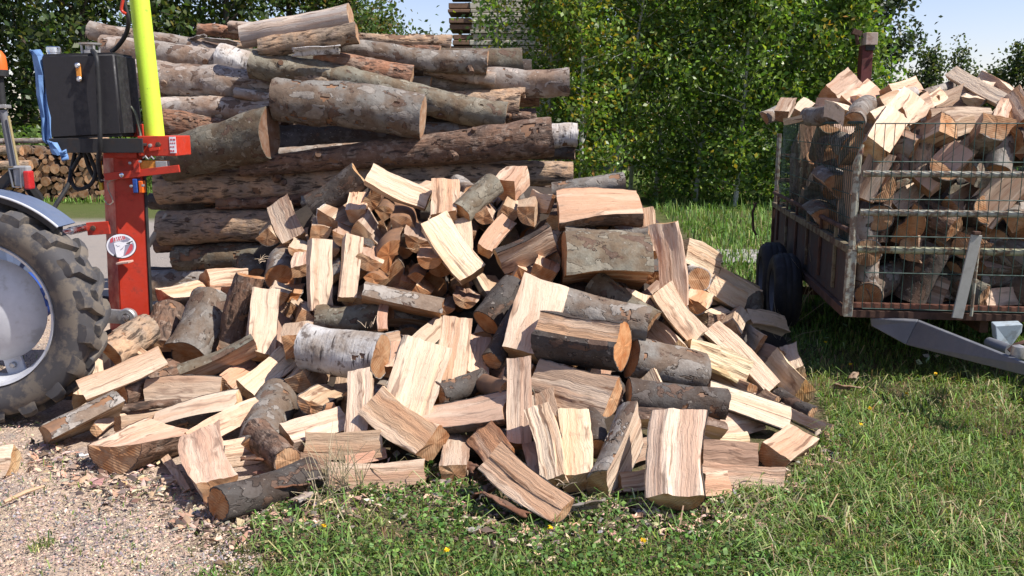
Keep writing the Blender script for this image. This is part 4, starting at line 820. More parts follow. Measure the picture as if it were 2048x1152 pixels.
# ---------------------------------------------------------------- the heap of split firewood
def moundY(px, py):
    f, c, Yc = interp(FOOT, px), interp(CREST, px), interp(CY, px); Yf = gY(min(f, 1050)) - 0.02
    t = (f - py) / max(20, f - c); t = min(1.25, max(-0.3, t))
    Y = Yf + (Yc - Yf) * t
    Y += 0.34 * math.exp(-((px - 905) / 120) ** 2 - ((py - 620) / 62) ** 2)
    return Y
PIECES = r'''
H 92 874 238 806 50 -74 t g 1|grey barked billet lying farthest left beside the tractor tyre
S 178 806 176 712 56 0 c - 0|short pale block standing on end at the foot of the tyre
S 165 785 326 712 46 12 c - 1|long cream billet with a dark wavy line beside the tyre
S 165 830 205 800 30 25 t g 0|small tan wedge under the left end of the long cream billet
H 240 784 352 742 54 200 t b 0 .2|dark barked wedge with a triangular split end under the long cream billet
H 222 706 304 652 64 175 t l 0|mottled log chunk leaning against the foot of the red beam
H 326 692 336 612 62 180 t b -1|brown barked piece right behind the mottled chunk at the beam
H 378 702 430 590 84 185 t g 0|broad grey barked slab leaning right of the red beam
H 466 684 496 552 58 180 t b 0|dark brown barked log leaning next to the broad grey slab
S 520 714 532 586 56 -5 c - 0|upright cream billet with a loose splinter on its right edge
H 365 752 512 690 42 -65 o m 1|long billet with mossy upper bark and orange split underside
H 292 780 442 778 52 10 t k 0|flat tan half log with pointed left end
S 445 772 505 735 46 15 p - 0|pinkish striped block behind the tan half log
S 488 782 572 716 50 20 c k 1|forked cream piece with a dark knotty foot
H 240 818 362 804 14 180 d b 0|thin strip of dark bark wood under the tan half log
S 190 858 240 828 26 20 p - 0|small pinkish block end under the farthest left billet
S 236 852 350 830 34 0 t - 0|flat tan stick behind the big sawn half log
H 308 848 474 806 54 62 c k 1|bright white split log with dark bark below and shredded right end
H 232 906 352 866 84 66 p b 1 .2|big half log with its sawn face toward the chip yard
S 374 884 516 814 46 12 p - 0|long salmon pink billet behind the crooked block
S 432 986 404 884 80 0 p k 1|crooked salmon block with wavy grain at the front left
R 436 1010 624 952 66 0 o k 1 .2|dark grey unsplit round log lying frontmost on the left
H 520 892 562 778 84 185 t g 1|grey barked slab with torn brown lower edge leaning in the left front
R 574 922 512 868 54 0 t b 0|short rolled log with pale crescent end below the grey torn slab
S 432 906 522 890 44 0 c - 0|pale half shaded billet behind the crooked salmon block
T 452 926 532 914 18 0 c - 0|thin cream lath above the frontmost round log
S 572 882 692 848 72 40 c - 1 .14|squared cream block with brilliant top and pink side in the left front
H 612 892 764 888 54 10 t - 1|hairy fibred tan chunk behind the dry grass stalks
T 592 912 664 932 20 0 p - 0|thin orange stick under the hairy tan chunk
T 690 922 774 906 20 0 p - 0|short pink stick right of the thin orange one
S 655 955 848 946 54 8 p - 1|pale pink billet lying flat along the grass at the front
S 866 892 752 812 74 -8 p - 2|wide streaky plank slanting down to the right at the front centre
S 806 846 846 702 100 0 c - 1|broad board with cream and brown stripes in the centre
S 716 882 722 748 54 15 t b 0|shaded tan splinter of wood standing left of the broad striped board
S 682 802 688 758 32 20 t - -1|small tan block behind the shaded standing splinter
Q 606 768 640 724 64 20 t - 0|wedge with a bright triangular facet below the birch log
H 620 806 676 782 52 60 t k 0|half log end with radial saw marks below the bright triangular facet
T 624 824 672 812 16 0 o b 0|orange bark splinter in the gap left of the standing splinter
R 762 714 612 694 94 0 t w 1 .10|rugged white and grey birch log in the centre of the heap
H 632 640 772 632 56 175 o m 0|log with red and green patchy bark above the birch log
H 726 586 884 620 44 -76 o g 1|blue grey barked billet below the sawn ends
T 764 660 768 608 20 0 p - 1|small upright chip of wood in front of the patchy red and green log
H 776 632 870 648 42 -62 t m 0|mossy topped piece with brown underside right of the small chip
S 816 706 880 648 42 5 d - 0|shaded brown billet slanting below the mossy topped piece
S 776 742 796 690 34 20 p - 0|splintered orange stub at the right end of the birch log
T 740 690 800 672 22 0 t g 0|flat grey scrap on top of the birch log
S 894 786 916 646 58 0 p - 1|pinkish standing billet with torn top right of the striped board
S 950 766 956 684 52 -25 p - 1|short standing billet with a white right edge
H 880 788 968 758 42 170 t k 1|dark barked wedge at the feet of the standing billets
R 1018 784 968 768 42 0 p - 2|barkless orange branch stub in the centre
H 1014 816 838 844 62 -55 p k 2 .1|billet with pink split top and wet black bark below in the front centre
H 948 872 1040 886 50 170 t g 0|grey barked piece under the wet black billet
S 1012 932 966 872 66 5 o g 1|chunky block with orange sawn end at the front centre
S 906 950 912 888 56 10 d - 0|shaded squat block left of the chunky orange one
H 1126 1026 984 916 66 -18 p k 2|frontmost long split log lying on a litter of bark
S 1086 976 1068 896 44 0 d - 0|brown block standing just behind the frontmost split log
S 1038 892 1040 722 50 0 t - 0|tall smooth tan board standing in shade
S 1112 966 1078 822 52 15 c k 1|slanting billet with a pale zigzag split face at the front
S 1104 852 1086 798 48 0 t - 0|grey topped block behind the pale zigzag billet
S 1160 966 1148 836 62 -5 c k 1|cream piece with a sawn orange foot beside the pale zigzag billet
R 1196 898 1186 832 40 0 t k 1|stub with a dark rotten hole beside the cream piece
H 1206 976 1270 842 72 -58 c g 1|speckled grey barked log leaning with a bright split right edge
H 1348 1004 1354 832 108 0 c k 2|widest cream split face with dark vertical streaks standing at the front right
S 1236 966 1304 956 40 5 p - 0|pale block low on the grass left of the widest cream face
S 1248 910 1306 894 42 0 d - -1|shaded brown billet behind the widest cream face
S 1396 968 1446 966 46 0 p - 1|short pink block on the grass right of the widest cream face
S 1404 948 1566 960 46 5 p - 0|long pale billet along the grass at the right front
S 1404 906 1514 912 54 0 p - 0|pink billet above the long pale one at the right front
T 1404 880 1496 878 26 0 y - 0|orange edged thin billet above the pink one at the right
S 1542 914 1600 876 64 28 p k 1|solid block with a squared end at the right front corner
S 1418 842 1504 826 78 0 c - 1|squarish cream block under the white split log on the right
H 1578 838 1416 784 50 -26 c k 5|brilliant white split log pointing right above the cream block
R 1256 790 1452 810 60 0 t k 1|straight dark grey barked log on the right
H 1268 834 1446 862 44 -68 y b 0|log with brown bark and yellow lower edge behind the widest cream face
R 1402 748 1262 714 82 0 t g 0|thick round log with a brown bare patch on the right
G 1246 694 1085 672 98 -34 o k 1 .26|black barked log with an orange split groove and bright sawn end
H 1228 796 1072 758 84 -20 t g 1 .14|hollow faced split log with curled bark rim under the black barked log
S 1052 714 1088 572 94 0 c - 1|broad cream split billet standing in the centre right
R 1294 652 1126 614 74 0 t g 0 .12|grey log with a thin sawn end above the orange grooved log
H 1302 648 1184 566 56 180 t m 0|mossy barked log slanting down above the grey log
S 1394 676 1318 580 50 -22 c b 2|cream billet with brown bark slanting down at the right centre
H 1126 520 1292 522 116 -76 o m 1|huge mossy barked block with an orange split lower face
H 1130 472 1296 474 30 165 t g 1|grey barked slat lying on the huge mossy block
H 1116 420 1280 412 78 52 p b 2|block with pink split top and dark rough bark near the crest
H 1106 386 1250 364 38 165 t g 0|grey barked piece on the crest behind the pink topped block
S 1302 510 1292 424 34 0 t - 0|brown shaded block behind the right end of the huge mossy block
S 1350 610 1332 446 56 0 c g 1|tall billet standing on the right shoulder of the heap
S 1430 530 1362 496 52 -25 c - 1|blazing white slab on the right slope
R 1398 560 1362 546 46 0 t w 1|short birch log with black specks on the right slope
H 1386 612 1400 590 50 0 o g 0|orange sawn end below the speckled birch log
S 1482 604 1404 562 48 -28 c - 1|long cream billet on the right slope with dark underside
S 1512 598 1428 550 44 -22 c - 1|cream billet beside it higher on the right slope
T 1518 580 1424 538 16 0 t b 0|thin strip of bark wood on the upper right slope
S 1566 650 1492 634 40 -35 c k 0|short pale block at the right edge before the trailer tyre
Q 1462 655 1480 625 46 15 t - 0|tan wedge below the two cream billets on the right slope
S 1358 702 1306 660 44 0 c - 0|pale yellow billet end right of the grey log
S 1490 742 1372 698 56 -15 y - 2|yellow streaked billet on the lower right slope
S 1546 778 1424 656 46 -26 c - 2|longest cream billet running down the right slope
S 1556 718 1492 692 38 0 t - 1|curved tan piece at the right edge
T 1520 690 1480 660 42 0 t - 1|fan shaped tan splinter on the right slope
S 1606 788 1546 724 46 5 y - 1|striped yellow billet at the far right edge
S 1592 750 1576 702 38 0 c - 0|pale block end behind the striped yellow billet
S 1498 790 1410 742 42 10 d b 0|dark underside billet below the yellow streaked one
H 1622 830 1550 792 34 180 t k 1|black barked scrap of log at the far right
T 1662 862 1556 814 20 0 c l 1|thin pointed pole end reaching farthest right on the grass
T 1546 812 1500 772 40 0 t - 1|grey flat piece right of the dark underside billet
S 590 486 558 412 48 10 t m 1|grey green billet leaning on the speckled log at the upper left
H 720 352 622 416 54 185 c k 1|black barked log with a bright moon shaped end on the crest
S 856 404 736 350 50 -22 c - 1|cream plank lying along the crest
S 890 438 890 372 54 0 p - 1|pink block standing on end at the crest
Q 902 424 916 398 42 60 t - 2|triangular tan end beside the pink standing block
R 922 426 988 368 46 0 t m 1|mossy log climbing to the crest
Q 1012 378 1040 348 66 0 p - 1|gable shaped block end on the crest
Q 1018 430 1024 412 44 30 t - 2|left half of a cracked sawn end below the gable block
Q 1054 428 1060 410 48 -20 t - 2|right half of a cracked sawn end below the gable block
T 1102 410 1062 398 38 0 t g 1|blue grey bark scrap near the crest
S 946 552 866 444 64 -22 c - 2|long cream billet slanting down in front of the sawn ends
H 1000 526 1106 476 56 -30 c k 2|split log with white face and charred black bark at the centre
Q 1046 566 1052 545 54 40 o - 1|orange quarter end under the charred black log
Q 1086 556 1092 536 50 -50 o - 1|orange quarter end right of its twin under the charred black log
H 1104 530 1112 512 34 90 t - 1|small striped end beside the orange quarters
R 972 646 1032 572 64 0 o k 1|dark log with a brown sawn end in the shadowed hollow
R 984 722 1042 620 42 0 d k 0|thin black log deep in the shadowed hollow
S 642 622 640 480 50 -12 c - 2|left one of two upright cream billets before the sawn ends
S 694 600 706 476 38 -10 c k 2|right narrow one of two upright cream billets before the sawn ends
H 664 442 702 424 74 40 t w 1|half log with pale split top and mottled bark at the upper left
H 742 482 752 458 80 -25 t - 1|half round end with fine saw lines right of the mottled half log
Q 806 454 812 430 54 160 t - 1|striped wedge end under the cream crest plank
H 836 490 842 466 60 0 t - 1|half round end with a whiskered top in the middle
H 858 524 864 502 50 10 o - 1|amber half round end under the whiskered one
Q 816 546 820 526 46 0 t - 0|quarter end with dark cracks in the middle of the sawn ends
Q 832 556 836 538 34 200 o - 0|small amber wedge end beside the cracked quarter
H 738 528 744 504 54 0 t - 0|shallow half round end beside the right upright billet
H 772 510 778 488 40 -100 o - 0|amber half end standing upright beside the shallow one
H 778 556 784 534 48 70 t g 0|half round end above the blue grey billet
Q 812 576 816 558 38 30 o - 0|frayed orange wedge end just above the blue grey billet
R 864 574 870 552 58 0 o k 0|round amber end low in the sawn ends
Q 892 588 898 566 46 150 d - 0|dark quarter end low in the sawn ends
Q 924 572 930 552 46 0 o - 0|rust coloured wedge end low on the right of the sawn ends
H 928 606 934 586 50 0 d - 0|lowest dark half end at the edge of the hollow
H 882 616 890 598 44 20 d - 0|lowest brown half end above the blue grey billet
H 690 482 696 462 48 0 t - 0|half round end behind the two upright billets
S 712 432 716 396 40 10 p - 0|pink block end just below the moon shaped end
H 742 402 754 384 34 100 t - 0|crescent end under the cream crest plank
Q 768 428 774 408 44 190 t - 0|grey tan wedge end beneath the crest plank
Q 762 455 768 440 40 0 t g 0|tan wedge with bark tip above the fine saw lines
S 966 502 1012 442 38 10 p - 0|pink sloping billet left of the charred black log
S 930 512 926 446 34 0 t - 0|tan upright piece behind the slanting cream billet
Q 968 432 974 414 46 10 d - 0|shadowed triangular end with a small bright spot
S 962 402 974 390 40 10 t - 0|squat tan end left of the gable block
Q 930 476 936 458 38 -40 t - 0|pale wedge catching sun beside the slanting cream billet
Q 588 690 594 665 58 60 t - 0|left quarter of a cracked round in the left hollow
Q 612 664 620 642 60 -50 t - 0|upper quarter of a cracked round in the left hollow
R 560 556 566 520 56 0 o g 0|orange sawn round end with grey bark at the left of the heap
Q 540 476 548 455 44 20 t g 0|tan wedge end on the grey log at the upper left
S 598 540 606 512 38 25 p - 1|broken pink block end beside the orange round end
H 596 506 604 488 44 0 t - 0|small half end above the broken pink block
S 408 562 486 556 44 0 p - 0|pink split piece lying on the lowest grey log
H 330 594 412 580 42 62 p g 0|short grey barked half log with pale top beside the red beam
Q 590 630 596 612 46 30 d - -1|dim sawn end in the left hollow above the cracked round
H 706 548 712 526 52 5 t - 0|half round end in shade between the two upright billets' feet
Q 748 562 754 544 42 190 o - 0|amber wedge end under the shallow half round end
H 800 504 806 484 44 10 t - 0|round bottomed end between the fine saw lines and the whiskered one
Q 842 588 848 570 42 30 o - 0|amber quarter end beside the low round amber one
R 726 508 732 486 40 0 t k 0|small round end right of the narrow upright billet
H 870 470 876 450 46 -30 t - 0|tan half end tucked under the slanting cream billet
Q 884 540 890 522 44 20 o - 0|rusty wedge end left of the slanting cream billet's foot
H 654 500 660 482 46 15 t - 0|half end peeping over the left upright billet
Q 636 470 642 452 40 60 t - 0|tan wedge end below the mottled half log
H 906 612 912 594 42 -20 o - 0|amber half end at the rim of the hollow
Q 796 596 802 578 36 180 d - 0|brown wedge end touching the top of the blue grey billet
H 574 590 582 572 46 10 o g 0|orange half end left of the cracked round
Q 552 600 560 582 42 40 t - 0|tan wedge end below the orange sawn round end
S 2 922 30 922 62 10 c - 0|bright block cut by the left edge of the photo'''
items = []
def place(spec, depth, labels=True, lmin=0.32, lmax=0.42):
    """axis ends from photo pixels on the heap's surface; billets keep a real length"""
    q = spec.split(); ty = q[0]; x1, y1, x2, y2, w, roll = map(float, q[1:7]); wd, bk_, lay = q[7], q[8], float(q[9])
    tl_ = float(q[10]) if len(q) > 10 else 0.0
    Y1, Y2 = depth(x1, y1) - 0.055 * lay - tl_ / 2, depth(x2, y2) - 0.055 * lay + tl_ / 2
    if tl_: lmax = 0.46
    A, B = at(x1, y1, Y1), at(x2, y2, Y2); L0 = (B - A).length; small = w < 24
    if L0 < lmin and not small:
        lo, hi = Y2, Y2 + 0.6
        if (at(x2, y2, hi) - A).length > lmin:
            for _ in range(24):
                md = (lo + hi) / 2
                if (at(x2, y2, md) - A).length < lmin: lo = md
                else: hi = md
            Y2 = hi
    elif L0 > lmax:
        best = min(np.linspace(min(Y1, Y2), max(Y1, Y2), 15), key=lambda t: abs((at(x2, y2, t) - A).length - lmax)); Y2 = float(best)
    return dict(ty=ty, p=(x1, y1, x2, y2), Y=[Y1, Y2], w=w, roll=roll, wd=wd, bk=bk_)
for ln in PIECES.strip().split('\n'):
    sp_, lab = ln.split('|'); it = place(sp_, moundY); it['lab'] = lab; items.append(it)
nvis = len(items)
# billets half seen in the gaps below the top layer
rf = random.Random(5); gy = 380
while gy < 1000:
    gx = 130 + rf.uniform(0, 40)
    while gx < 1620:
        c_, f_ = interp(CREST, gx), interp(FOOT, gx)
        if c_ + 38 < gy < f_ - 22 and not (205 < gx < 330 and gy < 720):
            a = rf.uniform(0, math.pi); ll = rf.uniform(30, 78) * (0.6 + gy / 1000); dx, dy = math.cos(a) * ll, -abs(math.sin(a)) * ll
            if gx < 560 and gy < 560: dx *= 0.5; dy *= 0.5
            off = 0.13 if not (700 < gx < 960 and 420 < gy < 640) else 0.10
            s_ = '%s %f %f %f %f %f %f %s %s 0' % (rf.choice('SHQSRHT'), gx - dx / 2, gy - dy / 2, gx + dx / 2, gy + dy / 2, rf.uniform(38, 62) * (0.55 + gy / 1600), rf.choice([0, 20, 60, 160, 180, 200, -50]), rf.choice('tpdtocd'), rf.choice('gkbm'))
            it = place(s_, lambda x, y: moundY(x, y) + off); it['lab'] = None
            if min(at(it['p'][0], it['p'][1], it['Y'][0]).z, at(it['p'][2], it['p'][3], it['Y'][1]).z) > 0.09: items.append(it)
        gx += rf.uniform(70, 98)
    gy += 52
# let neighbours slide along the line of sight until they no longer sink into each other
nI = len(items); T5 = np.linspace(0.08, 0.92, 6)
def cap_pts(it):
    A = at(it['p'][0], it['p'][1], it['Y'][0]); B = at(it['p'][2], it['p'][3], it['Y'][1])
    return np.array([A.lerp(B, t) for t in T5])
rad = np.array([it['w'] / F * depth_of(it['p'][0], it['p'][1], it['Y'][0]) * (0.40 if it['ty'] in 'RSQH' else 0.2) for it in items]); shift = np.zeros(nI)
for step in range(26):
    Pc = np.array([cap_pts(it) for it in items]); cen = Pc.mean(1); mv = np.zeros(nI); cnt = np.zeros(nI)
    for i in range(nI):
        dd = np.linalg.norm(cen - cen[i], axis=1); js = np.where((dd < 0.55))[0]
        for j in js[js > i]:
            dm = np.linalg.norm(Pc[i][:, None] - Pc[j][None], axis=2).min(); pen = 0.92 * (rad[i] + rad[j]) - dm
            if pen > 0:
                s_ = 1 if cen[i][1] < cen[j][1] else -1
                if i < nvis <= j: mv[j] += pen * 0.6; cnt[j] += 1
                else: mv[i] -= s_ * pen * 0.35; mv[j] += s_ * pen * 0.35; cnt[i] += 1; cnt[j] += 1
    mv = mv / np.maximum(1, cnt * 0.6); new = np.clip(shift + mv, -0.20, 0.28); dlt = new - shift; shift = new
    for i, it in enumerate(items): it['Y'][0] += dlt[i]; it['Y'][1] += dlt[i]
for i, it in enumerate(items):            # nothing below the ground
    for e in (0, 1):
        px, py = it['p'][2 * e], it['p'][2 * e + 1]
        for _ in range(40):
            if at(px, py, it['Y'][e]).z < rad[i] * 0.75: it['Y'][e] -= 0.02
            else: break
def near_labels(pts, named, prefix, fallback, maxw=16):
    used = set(); out = []
    for (x, y) in pts:
        best = None
        for j, (nx_, ny_, lb) in enumerate(named):
            if j in used or len((prefix + lb).split()) > maxw: continue
            d_ = math.hypot(x - nx_, y - ny_)
            if d_ < 150 and (best is None or d_ < best[0]): best = (d_, j)
        if best: used.add(best[1]); out.append(prefix + named[best[1]][2])
        else: out.append(fallback)
    return out
ctr = lambda it: ((it['p'][0] + it['p'][2]) / 2, (it['p'][1] + it['p'][3]) / 2)
hid = near_labels([ctr(it) for it in items[nvis:]], [(*ctr(it), it['lab']) for it in items[:nvis]], 'half hidden firewood behind the ', 'firewood half hidden in the shadowed gaps beneath the top layer')
rn = random.Random(21)
for i, it in enumerate(items):
    x1, y1, x2, y2 = it['p']; A, B = at(x1, y1, it['Y'][0]), at(x2, y2, it['Y'][1])
    wa, wb = it['w'] / F * depth_of(x1, y1, it['Y'][0]), it['w'] / F * depth_of(x2, y2, it['Y'][1])
    vis = it['lab'] is not None
    o = wood_piece('firewood', A, B, wa * rn.uniform(0.97, 1.04), wb * rn.uniform(0.94, 1.04), it['ty'], it['roll'] + rn.uniform(-4, 4), it['wd'], it['bk'], rn, nseg=12 if vis else 7,
                   curve=rn.uniform(-0.05, 0.05) * (0.35 if it['ty'] in 'RG' else 1), twist=rn.uniform(-0.3, 0.3), ripple=0.06 if vis else 0.04, drop=0.12 if rn.random() < 0.6 else 0.32, lump=0.03)
    if vis: tag(o, it['lab'], 'firewood', 'split firewood in the heap')
    else: tag(o, hid[i - nvis], 'firewood', 'half hidden firewood in the heap')
# dark core sheet added inside the heap, so that the gaps read as shade
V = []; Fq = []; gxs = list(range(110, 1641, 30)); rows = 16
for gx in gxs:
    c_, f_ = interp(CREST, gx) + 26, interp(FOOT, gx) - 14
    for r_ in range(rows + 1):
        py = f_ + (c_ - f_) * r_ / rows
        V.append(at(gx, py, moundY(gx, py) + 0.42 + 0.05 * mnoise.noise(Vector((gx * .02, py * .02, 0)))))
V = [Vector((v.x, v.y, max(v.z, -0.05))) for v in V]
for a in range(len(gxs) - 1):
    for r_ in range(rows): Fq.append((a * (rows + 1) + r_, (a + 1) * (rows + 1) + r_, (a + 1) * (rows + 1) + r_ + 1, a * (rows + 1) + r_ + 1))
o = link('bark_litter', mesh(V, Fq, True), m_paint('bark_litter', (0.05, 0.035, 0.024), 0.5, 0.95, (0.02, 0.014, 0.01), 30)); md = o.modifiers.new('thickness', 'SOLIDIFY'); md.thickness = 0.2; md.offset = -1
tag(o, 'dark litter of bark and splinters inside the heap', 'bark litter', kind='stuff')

# ================================================================ far stacked woodpile by the track
protos = []
for v in range(5):
    r_ = [0.055, 0.07, 0.085, 0.10, 0.062][v]; a0 = [0, 0, 0, 0.4, 0][v]; m = 10; vs = []; fs = []
    half = v in (1, 4)
    for x in (-0.45, 0.45):
        for i in range(m):
            q = a0 + 2 * math.pi * i / m; zz = math.sin(q) * r_
            if half: zz = min(zz, 0.012)
            vs.append((math.cos(q) * r_ * (1 + 0.06 * math.sin(3 * q + v)), x, zz))
    fs = [(i, (i + 1) % m, m + (i + 1) % m, m + i) for i in range(m)]
    me_b = mesh(vs, fs); me_c = mesh(vs[:m], [tuple(range(m))])
    protos.append((me_b, me_c))
done = set(); rw = random.Random(3)
row = 0; z = 0.075
while z < 1.12:
    x = -10.6
    while x < -7.95:
        v = rw.randrange(5); r_ = [0.055, 0.07, 0.085, 0.10, 0.062][v]
        me_b, me_c = protos[v]; first = v not in done
        o = bpy.data.objects.new('billet', me_b); C.objects.link(o); c = bpy.data.objects.new('cut_end', me_c); C.objects.link(c); c.parent = o
        if first: me_b.materials.append(BARK['rough']); me_c.materials.append(END); done.add(v)
        q = rw.uniform(0.75, 1.15); o.color = (0.12 * q, 0.085 * q, 0.06 * q, 1); e = rw.uniform(0.7, 1.2); c.color = (0.50 * e, 0.33 * e, 0.19 * e, 1)
        o.location = (x, 18.5 + rw.uniform(-0.06, 0.06), z + rw.uniform(-0.03, 0.03)); o.rotation_euler = (rw.uniform(-.05, .05), rw.uniform(-3, 3), rw.uniform(-.12, .12))
        tag(o, 'small billet with its sawn end showing in the far stacked woodpile', 'billet', 'billets in the far woodpile')
        x += r_ * 1.75 + rw.uniform(0.01, 0.03)
    z += 0.118; row += 1
PL = [(-13.0, -9.7, 1.0, 'long pole on the left part of the far woodpile, topmost of three'), (-13.0, -9.55, 0.72, 'long pole on the left part of the far woodpile, second from the top'), (-13.0, -9.8, 0.42, 'long pole on the left part of the far woodpile, lowest of three')]
for xa, xb, z, lab in PL:
    o = wood_piece('stacked_pole', (xa, 17.7, z), (xb, 17.75, z + 0.02), 0.22, 0.18, 'R', 0, 't', 'l', rw, nseg=10, barkth=0.007, drop=0.1); tag(o, lab, 'pole', 'poles of the far woodpile')
for i, (xa, xb, lab) in enumerate([(-10.4, -8.9, 'grey pole lying on top of the far stacked billets'), (-9.6, -8.3, 'short brown pole on top of the far stacked billets')]):
    o = wood_piece('stacked_pole', (xa, 18.25 + 0.2 * i, 1.20), (xb, 18.3 + 0.2 * i, 1.22), 0.1, 0.1, 'R', 0, 't', 'gl'[i], rw, nseg=8); tag(o, lab, 'pole', 'poles of the far woodpile')

# ================================================================ tractor (its rear end reaches into the photo)
TY = 4.42; wc = at(-38, 615, TY + 0.02); RAD = 0.578
wc = Vector((wc.x, TY, 0.590))
tr = tag(empty('tractor', (wc.x, TY + 0.2, 0)), 'rear of an old grey tractor with a big lugged tyre at the left edge', 'tractor')
axl = Vector((0, 1, 0)); u0 = Vector((1, 0, 0))
mb = MB(); prof = [(0.378, 0.02), (0.385, -0.005), (0.41, -0.022), (0.45, -0.034), (0.49, -0.034), (0.52, -0.020), (0.540, 0.0), (0.548, 0.05), (0.548, 0.17), (0.540, 0.21), (0.52, 0.225), (0.46, 0.24), (0.40, 0.23), (0.378, 0.20)]
mb.lathe(wc, axl, prof, 96, u0); tyre = mb.build('tyre', RUBBER, tr, True)
nl = 19
for side in (0, 1):
    for k_ in range(nl):
        a = 2 * math.pi * (k_ + 0.5 * side) / nl; mb = MB()
        # bar from the shoulder to the centre of the tread, slanting backwards; pad on the side wall
        sg = 1 if side == 0 else -1; y0 = -0.030 if side == 0 else 0.236; ymid = 0.115 if side == 0 else 0.095
        st_ = [(y0, a, 0.498, 0.036), (y0 + 0.008 * sg, a + 0.01, 0.552, 0.048), (y0 + 0.032 * sg, a + 0.03, RAD - 0.003, 0.042), (y0 + 0.075 * sg, a + 0.10, RAD, 0.034), (ymid + 0.015 * sg, a + 0.18, RAD, 0.030)]
        vs = []
        for (yy, an, rr, hw) in st_:
            for (dr, da) in ((-0.05, -1.25), (0.0, -0.9), (0.006, 0), (0.0, 0.9), (-0.05, 1.25)):
                q = an + da * hw / rr; r2 = rr + dr if rr > 0.53 else rr
                yo = yy if rr > 0.53 else yy + (-dr * 0.7 - 0.012) * sg * (1 if dr < 0 else -0.4)
                vs.append((wc.x + math.cos(-q + math.pi) * r2, TY + yo, wc.z + math.sin(-q + math.pi) * r2))
        fs = []
        for i in range(len(st_) - 1):
            for j in range(4): fs.append((i * 5 + j, i * 5 + j + 1, (i + 1) * 5 + j + 1, (i + 1) * 5 + j))
        fs.append((0, 1, 2, 3, 4)); fs.append(tuple(20 + j for j in (4, 3, 2, 1, 0)))
        mb.add(vs, fs); mb.build('lug', RUBBER, tyre, True, )
mb = MB(); mb.lathe(wc, axl, [(0.378, 0.20), (0.36, 0.195), (0.352, 0.14), (0.350, 0.05), (0.362, 0.03), (0.366, -0.005), (0.380, -0.012), (0.386, 0.012), (0.378, 0.03)], 96, u0); rim = mb.build('rim', GREYP, tr, True)
mb = MB(); mb.lathe(wc, axl, [(0.0, 0.035), (0.10, 0.040), (0.19, 0.062), (0.250, 0.098), (0.275, 0.135), (0.270, 0.15), (0.0, 0.16)], 64, u0); mb.build('wheel_disc', GREYP, tr, True)
for k_ in range(4):
    a = R(14 + 90 * k_); mb = MB(); d = Vector((math.cos(a), 0, math.sin(a))); t = Vector((-math.sin(a), 0, math.cos(a)))
    mb.box(wc + d * 0.30 + axl * 0.14, (0.12, 0.018, 0.10), (d, axl, t), 0.004); mb.build('rim_lug', GREYP if k_ != 0 else BLUE, tr)
    mb = MB(); mb.lathe(wc + d * 0.305 + axl * 0.135, -axl, [(0.017, 0), (0.017, 0.022), (0.012, 0.026), (0, 0.026)], 8); mb.build('wheel_bolt', STEEL, tr)
mb = MB(); mb.lathe(wc, axl, [(0.14, 0.16), (0.14, 0.5), (0.09, 0.5), (0.09, 1.1)], 24, u0); mb.build('axle', BLUE, tr, True)
mb = MB(); mb.box((wc.x - 1.0, TY + 0.95, 0.72), (1.5, 0.42, 0.5), None, 0.05); mb.build('gearbox', BLUEG, tr)
# mudguard: curved sheet with a rolled outer edge
mb = MB(); a0, a1 = R(46), R(150); prof = [(0.598, 0.03), (0.618, 0.0), (0.626, 0.004), (0.630, 0.17), (0.624, 0.17), (0.618, 0.03)]
mb.lathe(wc + Vector((0, 0.02, 0)), axl, prof, 40, u0, -a1, -a0); mb.build('mudguard', BLUEG, tr, True)
mb = MB(); mb.lathe(wc + Vector((0, 0.018, 0)), axl, [(0.590, 0.0), (0.618, -0.002), (0.618, 0.004), (0.590, 0.006)], 40, u0, -a1, -a0); mb.build('mudguard_lip', BLKSTEEL, tr, True)
mb = MB(); mb.tube([wc + Vector((math.cos(a) * 0.623, 0.016, math.sin(a) * 0.623)) for a in np.linspace(a0, a1, 40)], 0.0065, 8); mb.build('mudguard_edge', GREYP, tr, True)
# rear light on a bracket
YL = 4.62; c = at(46, 352, YL)
mb = MB(); mb.box(c, (0.075, 0.05, 0.105), None, 0.008); lt = mb.build('rear_light', m_plain('lamp_housing', (0.28, 0.28, 0.28), 0.45), tr)
mb = MB(); mb.box(at(58, 360, YL - 0.005), (0.032, 0.056, 0.095), None, 0.008); mb.build('red_lens', REDLENS, lt)
mb = MB(); q = [at(18, 338, YL - .03), at(40, 336, YL - .03), at(42, 375, YL - .03), at(26, 374, YL - .03), at(18, 338, YL - .03)]; mb.tube(q, 0.005, 6); mb.build('lamp_guard', GALV, tr, True)
mb = MB(); mb.bar(at(0, 372, YL + .03), at(30, 345, YL + .03), 0.03, 0.05); mb.build('lamp_bracket', BLKSTEEL, tr)
mb = MB(); mb.tube([at(78, 400, YL + .1), at(60, 375, YL + .06), at(50, 340, YL + .05)], 0.03, 8); mb.build('wiring_sleeve', HOSE, tr, True)
mb = MB(); mb.tube([at(6, 220, YL + .02), at(27, 332, YL + .02)], 0.019, 12); pole = mb.build('silver_post', GALV, tr, True)
mb = MB(); mb.box(at(7, 213, YL + .02), (0.055, 0.05, 0.018), None, 0.003); mb.tube([at(5, 212, YL + .02), at(-1, 198, YL + .02)], [0.02, 0.008], 8); mb.build('post_cap', STEEL, pole)
mb = MB(); mb.tube([at(17, 232, YL), at(36, 330, YL)], 0.006, 6); mb.build('thin_rod', m_plain('brass_rod', (0.45, 0.36, 0.17), 0.4, 0.4), tr, True)
mb = MB(); bc = at(-3, 140, YL + .02); mb.lathe(bc, (0, 0, 1), [(0.0, 0.10), (0.022, 0.095), (0.038, 0.07), (0.042, 0.03), (0.042, 0.0)], 24); be = mb.build('beacon', ORANGE, tr, True)
